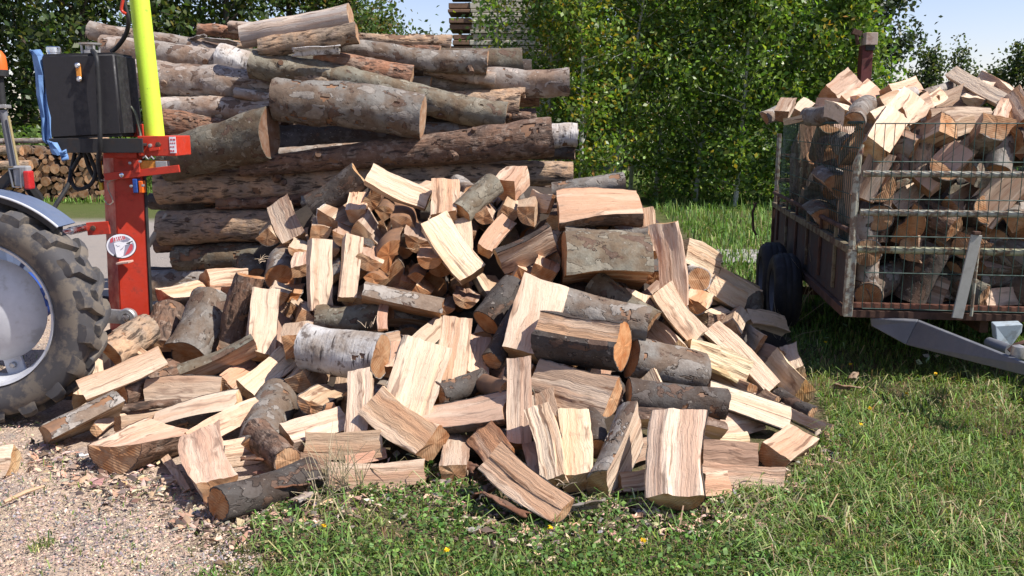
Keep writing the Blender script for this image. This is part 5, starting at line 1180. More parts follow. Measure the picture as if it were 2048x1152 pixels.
mb = MB(); mb.lathe(bc, (0, 0, 1), [(0.046, 0.0), (0.046, -0.03), (0.02, -0.035), (0.02, -0.17)], 20); mb.build('beacon_base', HOSE, be, True)
mb = MB(); mb.tube([at(90, 470, 5.0), at(140, 462, 5.25)], 0.016, 10); mb.tube([at(140, 462, 5.25), at(172, 455, 5.45)], 0.024, 10); mb.build('top_link', CHROME, tr, True)
mb = MB(); mb.bar(at(130, 622, 5.15), at(214, 632, 5.4), 0.02, 0.075); mb.build('lower_link', GREYP, tr)
mb = MB(); cc = at(255, 634, 5.34); mb.bar(at(205, 631, 5.38), at(250, 634, 5.35), 0.03, 0.085); mb.lathe(cc, (0, -1, 0), [(0.05, -0.03), (0.056, -0.01), (0.056, 0.012), (0.048, 0.02), (0.026, 0.02), (0.026, -0.02)], 24); mb.build('link_end', STEEL, tr, True)
mb = MB(); mb.lathe(cc, (0, -1, 0), [(0.025, 0.0), (0.022, 0.03), (0.0, 0.032)], 16); mb.build('link_ball', CHROME, tr, True)
mb = MB(); mb.tube([at(120, 590, 5.6), at(225, 600, 5.75)], 0.022, 8); mb.build('stay_bar', BLKSTEEL, tr, True)

# ================================================================ upright log splitter behind the tractor
SY = 5.45
def sat(px, py, dy=0.0): return at(px, py, SY + dy)
b0 = sat(262, 700); ls = tag(empty('log_splitter', (b0.x, SY + 0.1, 0)), 'red upright log splitter with fluorescent yellow cylinder and black oil tank', 'log splitter')
xl = lambda y: np.interp(y, [310, 640], [205, 219]); xr = lambda y: np.interp(y, [310, 640], [284, 300])
def prism(ring_bot, ring_top, name, mat, parent, bev=0.004):
    bm = bmesh.new(); a = [bm.verts.new(p) for p in ring_bot]; b = [bm.verts.new(p) for p in ring_top]; n = len(a)
    bm.faces.new(a[::-1]); bm.faces.new(b)
    for i in range(n): bm.faces.new((a[i], a[(i + 1) % n], b[(i + 1) % n], b[i]))
    bmesh.ops.recalc_face_normals(bm, faces=bm.faces[:])
    if bev: bmesh.ops.bevel(bm, geom=bm.edges[:], offset=bev, segments=2, affect='EDGES')
    m = MB(); bm.verts.index_update(); m.add([v.co.copy() for v in bm.verts], [tuple(v.index for v in f.verts) for f in bm.faces]); bm.free()
    return m.build(name, mat, parent)
def ring_at(y):
    l, r = sat(xl(y), y), sat(xr(y), y)
    # the beam's left face is bent back to put in a strip of shade
    return l, r
dY = Vector((0, 1, 0))
def beam_at(y, z=None):
    l, r = xl(y), xr(y); ps = [at(l, y, SY + 0.13), at(l + 22, y, SY), at(r, y, SY + 0.05), at(r + 1, y, SY + 0.2), at(l + 8, y, SY + 0.24)]  # slanted left face added, turned from the sun to give the shaded strip
    return ps
top_r = beam_at(306); low = beam_at(640)
gnd_r = [q.lerp(p, (0.02 - q.z) / (p.z - q.z)) for p, q in zip(top_r, low)]
prism(gnd_r, top_r, 'beam', RED, ls, 0.005)
rt = [at(xr(306) + 1.5, 306, SY + .045), at(xr(306) + 7, 306, SY + .07)]; rb_ = [at(xr(640) + 1.5, 640, SY + .045), at(xr(640) + 7, 640, SY + .07)]
rg = [q.lerp(p, (0.02 - q.z) / (p.z - q.z)) for p, q in zip(rt, rb_)]
dv = Vector((-0.12, 0.14, 0))
prism([rg[0], rg[1], rg[1] + dv, rg[0] + dv], [rt[0], rt[1], rt[1] + dv, rt[0] + dv], 'rear_flange', BLKSTEEL, ls, 0.002)
mb = MB(); mb.box((b0.x + 0.1, SY + 0.12, 0.012), (0.62, 0.4, 0.024), None, 0.004); mb.build('base_plate', RED, ls)
# splitter head
HY = SY - 0.04
def hbox(name, x1, y1, x2, y2, dy0, dep, mat, bev=0.004, parent=ls):
    c1, c2 = at(x1, y1, HY + dy0), at(x2, y2, HY + dy0); cc = (c1 + c2) / 2
    m = MB(); m.box((cc.x, HY + dy0 + dep / 2, cc.z), (abs(c2.x - c1.x), dep, abs(c1.z - c2.z)), None, bev); return m.build(name, mat, parent)
head = hbox('head_block', 274, 272, 352, 312, -0.02, 0.26, RED)
hbox('head_rail', 205, 296, 274, 316, 0.0, 0.22, RED)
hbox('head_rear', 243, 248, 276, 274, 0.12, 0.10, RED)
for px, py, r_ in ((301, 291, 0.011), (317, 289, 0.016)):
    m = MB(); m.lathe(at(px, py, HY - 0.02), (0, -1, 0), [(r_, 0), (r_, 0.012), (0, 0.014)], 6 if r_ > 0.012 else 12); m.build('head_bolt', STEEL if r_ < 0.012 else RUSTB, head)
m = MB(); m.bar(at(299, 300, HY - 0.03), at(320, 297, HY - 0.03), 0.012, 0.018); m.build('locking_bar', RED, head)
# printed plate on the head
lb = hbox('label_plate', 338, 273.5, 353, 306, -0.0235, 0.003, WHITE, 0.0)
for row, (cells) in enumerate([(0.3, 0.4), (0.15, 0.25, 0.2), (0.25, 0.3), (0.3, 0.25)]):
    y_ = 277.5 + row * 7.5; x_ = 340.2
    for w_ in cells:
        hbox('print_mark', x_, y_, x_ + w_ * 13, y_ + (3.6 if row in (0, 3) else 2.4), -0.0250, 0.001, REDPRINT, 0, lb); x_ += w_ * 13 + 1.3
# yellow cylinder
ct, cb = at(272, -60, SY + 0.06), at(310, 273, SY + 0.06)
m = MB(); m.tube([cb, cb.lerp(ct, .25), cb.lerp(ct, .5), cb.lerp(ct, .75), ct], 0.0565, 40); m.build('cylinder', FLUO, ls, True)
m = MB(); m.tube([ct, ct + (ct - cb).normalized() * 0.10], 0.07, 32); m.build('cylinder_cap', RED, ls, True)
# oil tank
tk = [(77, 108), (229, 104), (246, 272), (98, 280)]; TYY = SY - 0.12; ring = [at(x, y, TYY) for x, y in tk]
bm = bmesh.new(); fr = [bm.verts.new(p) for p in ring]; bk_ = [bm.verts.new(p + dY * 0.30) for p in ring]
bm.faces.new(fr); bm.faces.new(bk_[::-1])
for i in range(4): bm.faces.new((fr[i], fr[(i + 1) % 4], bk_[(i + 1) % 4], bk_[i]))
bmesh.ops.recalc_face_normals(bm, faces=bm.faces[:]); bmesh.ops.bevel(bm, geom=bm.edges[:], offset=0.018, segments=3, affect='EDGES')
bm.verts.index_update(); m = MB(); m.add([v.co.copy() for v in bm.verts], [tuple(v.index for v in f.verts) for f in bm.faces]); bm.free(); tank = m.build('oil_tank', BLACK, ls, True)
m = MB(); m.lathe(at(108, 110, TYY + 0.08), (0, 0, 1), [(0.036, 0), (0.036, 0.012), (0.040, 0.014), (0.040, 0.042), (0.034, 0.048), (0, 0.048)], 28); m.build('filler_cap', CHROME, tank, True)
fc = at(182, 108, TYY + 0.07); m = MB(); m.lathe(fc, (0, 0, 1), [(0.045, 0), (0.045, 0.02), (0.028, 0.024), (0.028, 0.05), (0.062, 0.052), (0.064, 0.062), (0, 0.064)], 28)
for a in range(4):
    q = R(45 + 90 * a); m.tube([fc + Vector((math.cos(q) * 0.05, math.sin(q) * 0.05, 0.0)), fc + Vector((math.cos(q) * 0.05, math.sin(q) * 0.05, 0.055))], 0.007, 6)
m.build('return_filter', STEEL, tank, True)
m = MB(); m.box(at(157.5, 145, TYY - 0.008), (0.028, 0.014, 0.10), None, 0.005); lg = m.build('level_gauge', AMBER, tank)
for px, py in ((155.5, 131), (159, 158)):
    m = MB(); m.lathe(at(px, py, TYY - 0.012), (0, -1, 0), [(0.016, 0), (0.016, 0.008), (0.009, 0.014), (0, 0.014)], 16); m.build('gauge_bolt', CHROME, lg, True)
m = MB(); a_, b_ = at(100, 291, TYY), at(286, 288, TYY); m.box(((a_ + b_) / 2) + dY * 0.16, ((b_ - a_).length, 0.32, 0.016), None, 0.003)
m.box(((a_ + b_) / 2) + Vector((0, 0, -0.005)), ((b_ - a_).length, 0.012, 0.085), None, 0.003); m.build('tank_bracket', BLKSTEEL, ls)
# blue cloth strip along the tank's left edge
pts = [(62, 100), (70, 112), (78, 150), (80, 190), (86, 235), (88, 280), (96, 288)]; V = []; Fq = []
for i, (x, y) in enumerate(pts):
    for j in range(5): V.append(at(x - 4 + j * 5.0, y, TYY + 0.02 + 0.02 * math.sin(j * 1.7 + i)))
for i in range(len(pts) - 1):
    for j in range(4): Fq.append((i * 5 + j, i * 5 + j + 1, (i + 1) * 5 + j + 1, (i + 1) * 5 + j))
m = MB(); m.add(V, Fq); o = m.build('blue_cloth', BLUETARP, ls, True); md = o.modifiers.new('thickness', 'SOLIDIFY'); md.thickness = 0.01
V = []; Fq = []
for i, (x, y) in enumerate([(94, 285), (102, 300), (108, 312), (120, 310), (133, 306)]):
    for j in range(4): V.append(at(x + (j * 4 if i > 2 else j * 6) * (1 if i < 3 else 0.2), y - 5 + j * 5 * (0.4 if i < 3 else 1), TYY - 0.02 + 0.015 * math.sin(j * 2 + i * 1.3)))
for i in range(4):
    for j in range(3): Fq.append((i * 4 + j, i * 4 + j + 1, (i + 1) * 4 + j + 1, (i + 1) * 4 + j))
m = MB(); m.add(V, Fq); o = m.build('blue_cloth_knot', BLUETARP, ls, True); md = o.modifiers.new('thickness', 'SOLIDIFY'); md.thickness = 0.012
# lever, valve and guards
m = MB(); m.bar(at(210, 354, SY - 0.05), at(359, 337, SY - 0.05), 0.016, 0.044); lv = m.build('lever_bar', RED, ls)
m = MB(); m.lathe(at(244, 350, SY - 0.058), (0, -1, 0), [(0.014, 0), (0.014, 0.008), (0.007, 0.013), (0, 0.013)], 12); m.build('lever_bolt', CHROME, lv, True)
hbox('valve_block', 279, 321, 333, 338, -0.01, 0.06, AMBER)
hbox('valve_plate', 265, 320, 280, 346, -0.025, 0.05, RED)
hbox('valve_cover', 310, 322, 334, 336, -0.016, 0.05, STEEL)
hbox('blue_valve', 264, 358, 275, 386, -0.02, 0.06, BLUE)
hbox('orange_valve', 276, 362, 286, 386, -0.015, 0.05, ORANGE)
for px, py in ((261, 326), (281, 323), (263, 372), (287, 371)):
    m = MB(); m.lathe(at(px, py, HY - 0.03), (0, -1, 0), [(0.009, 0), (0.009, 0.012), (0, 0.014)], 6); m.build('valve_bolt', STEEL, ls)
m = MB(); m.tube([at(286, 316, HY - .02), at(291, 312, HY - .03), at(297, 318, HY - .02), at(303, 313, HY - .03), at(308, 318, HY - .02)], 0.006, 6); m.build('chain', STEEL, ls, True)
m = MB(); m.bar(at(199, 322, SY + .04), at(203, 380, SY + .04), 0.02, 0.02); m.build('yellow_strip', YELLOWP, ls)
wire = [(202, 360), (214, 361), (224, 359), (234, 358), (222, 361), (215, 366), (217, 380), (224, 395), (226, 404), (221, 409), (214, 408), (208, 399)]
m = MB(); m.tube([at(x, y, SY - 0.02) for x, y in wire], 0.0042, 6); m.build('wire_hook', m_plain('old_wire', (0.42, 0.33, 0.25), 0.6, 0.2), ls, True)
m = MB(); a_, b_ = at(175, 458, SY - .02), at(219, 455, SY - .02); m.bar(a_, b_, 0.02, 0.078); pp = m.build('pin_bracket', RED, ls)
m = MB(); m.lathe(at(187, 456, SY - 0.03), (0, -1, 0), [(0.016, 0), (0.016, 0.012), (0, 0.014)], 8); m.build('bracket_pin', RUSTB, pp)
m = MB(); a_, b_ = at(237, 526, SY - .035), at(262, 523, SY - .035); m.bar(a_, b_, 0.075, 0.012); m.build('guide_tab', m_plain('worn_tab', (0.55, 0.36, 0.28), 0.5, 0, 0.5), ls)
m = MB(); m.lathe(at(250, 634, SY - 0.012), (0, -1, 0), [(0.05, 0), (0.05, 0.02), (0.0, 0.022)], 20); m.build('link_boss', BLKSTEEL, ls, True)
# round sticker: white ring, red lettering band, white figure with one arm stretched out
fa, fb_ = at(xl(492) + 22, 492, SY), at(xr(492), 492, SY + 0.05); fx = (fb_ - fa).normalized(); fz = (at(xl(420) + 22, 420, SY) - at(xl(560) + 22, 560, SY)).normalized(); fn = fx.cross(fz).normalized()
dc = fa + fx * ((242.5 - xl(492) - 22) / (xr(492) - xl(492) - 22) * (fb_ - fa).length) + fn * 0.001; ax_, az_ = 0.088, 0.078
pxm = (fb_ - fa).length / (xr(492) - xl(492) - 22)
def oval(name, rx, rz, dy, mat, parent, tilt=0.25):
    V = [dc + fx * math.cos(q) * rx + fn * dy + fz * math.sin(q) * rz for q in np.linspace(0, 2 * math.pi, 48, endpoint=False)]
    m = MB(); m.poly(V); return m.build(name, mat, parent)
sk = oval('sticker', ax_, az_, 0.001, DARKPRINT, ls)
oval('sticker_ring', ax_ * 0.96, az_ * 0.955, 0.0018, WHITE, sk); oval('sticker_field', ax_ * 0.84, az_ * 0.82, 0.0026, GREYPRINT, sk)
def flat(name, pts, dy, mat):
    m = MB(); m.poly([dc + fx * (x - 242.5) * pxm + fn * dy - fz * (y - 492.5) * 0.00313 for x, y in pts]); return m.build(name, mat, sk)
flat('red_field', [(252, 505), (262, 487), (266, 491), (265, 499), (258, 507), (249, 511)], 0.0034, REDPRINT)
flat('red_field', [(221, 479), (227, 474), (227, 484), (221, 487)], 0.0034, REDPRINT)
flat('letter_band', [(227, 475), (236, 472), (249, 471), (252, 479), (241, 482), (229, 485)], 0.0034, WHITE)
for i, sh in enumerate([[(228.5, 476), (231, 475.5), (232, 483), (229.5, 483.6)], [(232.5, 475.2), (235.5, 474.4), (234.6, 476.6), (236.8, 481.6), (233.4, 482.4), (234.6, 479)], [(237, 474), (239.4, 473.5), (240.6, 481), (238, 481.6)], [(240, 473.3), (244, 472.8), (242.8, 475), (245, 480), (241.6, 480.8), (242.6, 477)], [(244.8, 472.7), (247.4, 472.4), (248.6, 479), (246.2, 479.8)], [(248, 472.4), (250, 472.4), (251.6, 478.2), (249.4, 478.8)]]):
    flat('letter', sh, 0.0042, REDPRINT)
flat('figure', [(228, 487), (232, 485), (240, 483), (247, 485), (256, 484), (262, 479), (266, 481), (265, 487), (257, 489), (250, 491), (249, 499), (246, 512), (240, 515), (233, 514), (231, 505), (230, 497)], 0.0048, WHITE)
flat('figure_line', [(232, 489.5), (236, 492.5), (240, 491), (239.5, 492.4), (236, 494), (232, 491)], 0.0056, GREYPRINT)
flat('figure_line', [(249, 491), (246, 497), (241, 501), (240, 500), (245, 496)], 0.0056, GREYPRINT)
flat('dark_grip', [(253, 486.5), (259, 484), (266, 481.6), (266, 483), (260.5, 485.6), (260.5, 487.5), (253.5, 488)], 0.0060, DARKPRINT)
flat('dark_grip', [(228, 508), (233, 513), (232, 516), (227, 512)], 0.0060, DARKPRINT)
# hoses
def hose(pts, r=0.012, name='hose', mat=HOSE):
    P_ = [at(x, y, SY + dy) for x, y, dy in pts]; out = []
    for i in range(len(P_) - 1):
        p0, p1, p2, p3 = P_[max(0, i - 1)], P_[i], P_[i + 1], P_[min(len(P_) - 1, i + 2)]
        for t in np.linspace(0, 1, 8, endpoint=False):
            out.append(0.5 * ((2 * p1) + (p2 - p0) * t + (2 * p0 - 5 * p1 + 4 * p2 - p3) * t * t + (3 * p1 - p0 - 3 * p2 + p3) * t ** 3))
    out.append(P_[-1]); m = MB(); m.tube(out, r, 10); return m.build(name, mat, ls, True)
hose([(185, 102, -0.1), (193, 116, -0.16), (196, 160, -0.165), (199, 230, -0.16), (200, 285, -0.16), (197, 325, -0.1), (203, 362, 0.03)], 0.014)
hose([(222, 104, 0.05), (236, 92, 0.05), (252, 68, 0.02), (257, 40, -0.02), (250, 10, -0.03), (246, -20, -0.03)], 0.013)
hose([(163, 308, 0), (150, 330, 0), (141, 350, 0), (148, 373, 0), (162, 378, 0), (182, 368, 0), (191, 345, 0), (182, 318, 0), (176, 305, 0)], 0.012)
hose([(150, 306, 0.03), (143, 340, 0.0), (136, 370, -0.1), (112, 410, -0.3), (95, 440, -0.5)], 0.013)
hose([(170, 306, 0.05), (178, 335, 0.05), (192, 358, 0.05), (206, 352, 0.05)], 0.013)
hose([(246, 262, 0.05), (247, 225, 0.05), (257, 212, 0.04), (270, 225, 0.04), (280, 262, 0.03), (281, 275, 0.02)], 0.009, 'hose', m_plain('olive_hose', (0.12, 0.13, 0.09), 0.5))
hose([(246, 0, -0.05), (243, 20, -0.05), (252, 28, -0.05)], 0.009, 'hose', RED)

# ================================================================ caged trailer on the right
OLIVE = m_paint('olive_rust_rail', (0.17, 0.145, 0.085), 0.9, 0.7, (0.075, 0.042, 0.026), 14, 0, 0.47)
TA = R(8.0); td = Vector((math.sin(TA), math.cos(TA), 0)); tx = Vector((math.cos(TA), -math.sin(TA), 0)); UZ = Vector((0, 0, 1))
T0 = at(1694, 632, 5.3); ZB = T0.z; T0 = Vector((T0.x, T0.y, 0)); TW_, TL = 1.62, 3.05
def tp(x, y, z): return T0 + tx * x + td * y + UZ * z
ZR = zat(246, 5.3); z_bot = zat(613, 5.3); z_r1 = zat(498, 5.3); z_r2 = zat(424, 5.3); z_r3 = zat(347, 5.3)
tra = tag(empty('trailer', tp(TW_ / 2, TL / 2, 0)), 'rusty trailer with wire mesh cage piled high with split firewood', 'trailer')
AX = (tx, td, UZ)
def tb(name, c, size, mat, bev=0.003, parent=tra): m = MB(); m.box(tp(*c), size, AX, bev); return m.build(name, mat, parent)
tb('floor', (TW_ / 2, TL / 2, ZB + 0.02), (TW_ - 0.02, TL - 0.02, 0.03), RUSTP)
m = MB()
for x in (0.3, TW_ / 2, TW_ - 0.3): m.box(tp(x, TL / 2, ZB - 0.05), (0.05, TL - 0.1, 0.08), AX, 0.003)
m.build('floor_bearer', RUSTB, tra)
fb = tb('front_sill', (TW_ / 2, 0.0, ZB + 0.02), (TW_ + 0.04, 0.05, 0.045), RUSTB)
tb('front_ledge', (TW_ / 2, 0.0, z_bot + 0.012), (TW_ - 0.06, 0.04, 0.03), m_paint('rust_red_ledge', (0.19, 0.075, 0.04), 0.6, 0.7, (0.07, 0.03, 0.02), 13))
for name, x0, y0, sx_, sy_ in (('side_sill', 0.0, TL / 2, 0.06, TL - 0.06), ('side_sill', TW_, TL / 2, 0.06, TL - 0.06)): tb(name, (x0, y0, ZB + 0.02), (sx_, sy_, 0.055), RUSTB)
for x0 in (0.0, TW_):
    tb('side_sheet', (x0, TL / 2, (ZB + z_r1) / 2 + 0.02), (0.012, TL - 0.08, z_r1 - ZB - 0.07), RUSTP)
    tb('side_rail', (x0 - (0.012 if x0 == 0 else -0.012), TL / 2, z_r1), (0.04, TL + 0.02, 0.045), OLIVE)
    for i in range(6):
        m = MB(); y = 0.38 + i * 0.48; s = -0.014 if x0 == 0 else 0.014
        m.box(tp(x0 + s * 1.2, y, (ZB + z_r1 + 0.09) / 2 + 0.06), (0.018, 0.035, z_r1 + 0.09 - ZB - 0.10), AX, 0.003); m.build('side_strap', RUSTB if i % 2 else OLIVE, tra)
    m = MB(); m.tube([tp(x0 - (0.02 if x0 == 0 else -0.02), 0.02, z_r1 + 0.11), tp(x0 - (0.02 if x0 == 0 else -0.02), TL, z_r1 + 0.11)], 0.016, 10); m.build('side_tube', RUSTB, tra, True)
for x0, y0 in ((0, 0), (TW_, 0), (0, TL), (TW_, TL)):
    m = MB(); m.box(tp(x0, y0, (ZB + z_r1) / 2), (0.052, 0.052, z_r1 - ZB), AX, 0.004); m.build('corner_post', RUSTW if y0 == 0 else RUSTB, tra)
    m = MB(); m.tube([tp(x0, y0, z_r1), tp(x0, y0, z_r3 + (0.03 if y0 == 0 else 0.2))], 0.021, 12); m.build('post_tube', RUSTW, tra, True)
m = MB(); m.tube([tp(0.0, -0.005, z_r3 + .02), tp(-0.005, -0.006, z_r3 + .06), tp(0.008, -0.004, z_r3 + .11), tp(0.022, 0, z_r3 + .17)], [0.02, 0.026, 0.018, 0.008], 8); m.build('torn_post_end', m_paint('peeling_post', (0.30, 0.28, 0.20), 0.9, 0.7, (0.20, 0.085, 0.05), 20), tra, True)
for z, r_ in ((z_r1, 0.022), (z_r2, 0.020), (z_r3, 0.019)):
    m = MB(); m.tube([tp(0.03, -0.012, z), tp(TW_ - 0.03, -0.012, z)], r_, 12); m.build('front_rail', RUSTW if z > z_r1 else m_paint('mossy_white_rail', (0.34, 0.33, 0.20), 0.9, 0.65, (0.12, 0.06, 0.03), 15, 0, 0.48), tra, True)
    m = MB(); m.tube([tp(0.03, TL, z), tp(TW_ - 0.03, TL, z)], r_, 10); m.build('rear_rail', RUSTB, tra, True)
# wire mesh: hundreds of wires a pixel or two thick
def mesh_panel(p0, ux, ln, zt, zb_, step, parent, off):
    m = MB()
    nvw = int(ln / step)
    for i in range(nvw + 1):
        p = p0 + ux * (ln * i / nvw); m.tube([p + UZ * zb_, p + UZ * (zt if i % 1 == 0 else zt)], 0.0024, 5, False)
    zz = np.linspace(zb_, zt, 6)
    for z in zz: m.tube([p0 + off * 0.005 + UZ * z, p0 + ux * ln + off * 0.005 + UZ * z], 0.0036, 5, False)
    o = m.build('wire_mesh', MESHG, parent, True); o['kind'] = 'stuff'; return o
zq = lambda y: zat(y, 5.3)
mesh_panel(tp(0.075, -0.038, 0), tx, TW_ - 0.13, zq(247), zq(613), 0.054, tra, td * -1)
mesh_panel(tp(0.03, 0.06, 0), td, TL - 0.1, zq(247), z_r1 + 0.02, 0.054, tra, tx * -1)
mesh_panel(tp(TW_ - 0.03, 0.06, 0), td, TL - 0.1, zq(247), z_r1 + 0.02, 0.054, tra, tx)
mesh_panel(tp(0.075, TL - 0.03, 0), tx, TW_ - 0.13, zq(247), z_r1, 0.054, tra, td)
m = MB(); m.tube([tp(0.03, 0.06, zq(244)), tp(0.03, TL * 0.55, zq(246)), tp(0.03, TL - .05, zq(240))], 0.008, 6); m.build('mesh_top_wire', MESHG, tra, True)
# pale strap slanting over the front
mid = lambda x, y, Y: at(x, y, Y)
m = MB(); a_, b_ = at(1953, 470, 5.10), at(1914, 636, 5.14); m.bar(a_, b_, 0.064, 0.012, Vector((0, 1, 0))); m.build('strap', STRAP, tra)
m = MB(); a_, b_ = at(1957, 492, 5.13), at(1942, 632, 5.16); m.tube([a_, b_], 0.010, 8); m.build('latch_rod', RUSTW, tra, True)
m = MB(); a_ = at(1953, 466, 5.10); m.box(a_, (0.04, 0.03, 0.02), None, 0.004); m.build('strap_hook', RUSTB, tra)
# wheels: a pair in line on the left side
for y0, rr in ((1.42, 0.285), (2.06, 0.285)):
    for sx_ in (-1, 1):
        xx = -0.24 if sx_ < 0 else TW_ + 0.06; wcn = tp(xx, y0, rr + 0.0)
        m = MB(); m.lathe(wcn, tx, [(0.165, 0.0), (0.20, -0.012), (0.25, -0.006), (0.272, 0.012), (0.283, 0.04), (0.285, 0.09), (0.283, 0.14), (0.272, 0.168), (0.25, 0.186), (0.20, 0.19), (0.165, 0.18)], 48, td); ty_ = m.build('tyre', RUBDK, tra, True)
        for gx_ in (0.05, 0.09, 0.13):
            m = MB(); m.lathe(wcn, tx, [(0.2865, gx_ - 0.016), (0.289, gx_ - 0.012), (0.289, gx_ + 0.012), (0.2865, gx_ + 0.016)], 48, td); m.build('tread_rib', RUBDK, ty_, True)
        m = MB(); m.lathe(wcn, tx, [(0.168, 0.005), (0.16, 0.01), (0.15, 0.05), (0.09, 0.07), (0.0, 0.06)], 36, td); m.lathe(wcn, tx, [(0.168, 0.175), (0.15, 0.12), (0.0, 0.1)], 36, td); m.build('wheel_rim', GALV, tra, True)
for y0 in (1.42, 2.06):
    m = MB(); m.tube([tp(-0.08, y0, 0.285), tp(TW_ + 0.08, y0, 0.285)], 0.03, 8); m.build('axle', RUSTB, tra, True)
m = MB(); m.tube([at(1512, 405, 8.4), at(1505, 425, 8.4), at(1507, 460, 8.4), at(1513, 470, 8.4)], 0.012, 6); m.build('rear_handle', RUSTB, tra, True)
# drawbar: folded sheet arms that meet in front of the trailer
def arm(p_tl, p_tr, p_bl, p_br, thick, name):
    V = [p_tl, p_tr, p_br, p_bl]; D = Vector((0.5, 0.85, 0)).normalized() * thick
    m = MB(); m.add(V + [v + D for v in V], [(3, 2, 1, 0), (4, 5, 6, 7), (0, 1, 5, 4), (1, 2, 6, 5), (2, 3, 7, 6), (3, 0, 4, 7)]); o = m.build(name, GALV, tra)
    md = o.modifiers.new('bev', 'BEVEL'); md.width = 0.006; md.segments = 2; return o
a1, a2, a3 = at(1740, 636, 5.28), at(1835, 642, 5.1), at(2052, 728, 4.15)
b1, b2, b3 = at(1742, 652, 5.28), at(1812, 690, 5.1), at(2052, 752, 4.15)
arm(a1, a2, b1, b2, 0.06, 'drawbar'); arm(a2, a3, b2, b3, 0.055, 'drawbar')
tip = (a3 + b3) / 2; mir = tp(TW_ / 2, 0, 0); ax_m = td
def mirror(p): d = p - mir; return p - tx * (2 * d.dot(tx))
m = MB()
ma1, ma2, ma3, mb1, mb2, mb3 = [mirror(q) for q in (a1, a2, a3, b1, b2, b3)]
arm(ma1, ma2, mb1, mb2, 0.06, 'drawbar'); arm(ma2, ma3, mb2, mb3, 0.055, 'drawbar')
q = [(1990, 651), (2046, 649), (2044, 664), (2022, 694), (1993, 682)]; V = [at(x, y, 4.72 + 0.02 * (i in (2, 3))) for i, (x, y) in enumerate(q)]; D = Vector((0.03, 0.10, 0.0))
m = MB(); n_ = len(V); m.add(V + [v + D for v in V], [tuple(range(n_))[::-1], tuple(range(n_, 2 * n_))] + [(i, (i + 1) % n_, n_ + (i + 1) % n_, n_ + i) for i in range(n_)])
o = m.build('brake_housing', m_paint('pale_blue_grey_metal', (0.34, 0.40, 0.43), 0.6, 0.5, (0.20, 0.21, 0.20), 22), tra); md = o.modifiers.new('bev', 'BEVEL'); md.width = 0.006; md.segments = 2
m = MB(); m.tube([at(1978, 685, 4.7), at(2000, 694, 4.6), at(2018, 700, 4.55)], [0.03, 0.034, 0.03], 12); m.build('brake_tube', GALV, tra, True)
m = MB(); m.tube([at(2018, 702, 4.5), at(2032, 690, 4.5), at(2050, 684, 4.5), at(2066, 690, 4.5)], 0.013, 8); m.build('brake_lever', RUSTB, tra, True)
m = MB(); m.lathe(at(2036, 708, 4.3), UZ, [(0.0, 0.05), (0.03, 0.04), (0.035, 0.0), (0.03, -0.02)], 14); m.build('coupling', STEEL, tra, True)
m = MB(); c = at(2046, 726, 4.2); m.lathe(c + Vector((0.1, 0, -.10)), UZ, [(0.03, -0.25), (0.03, 0.3)], 14); m.build('support_leg', GALV, tra, True)

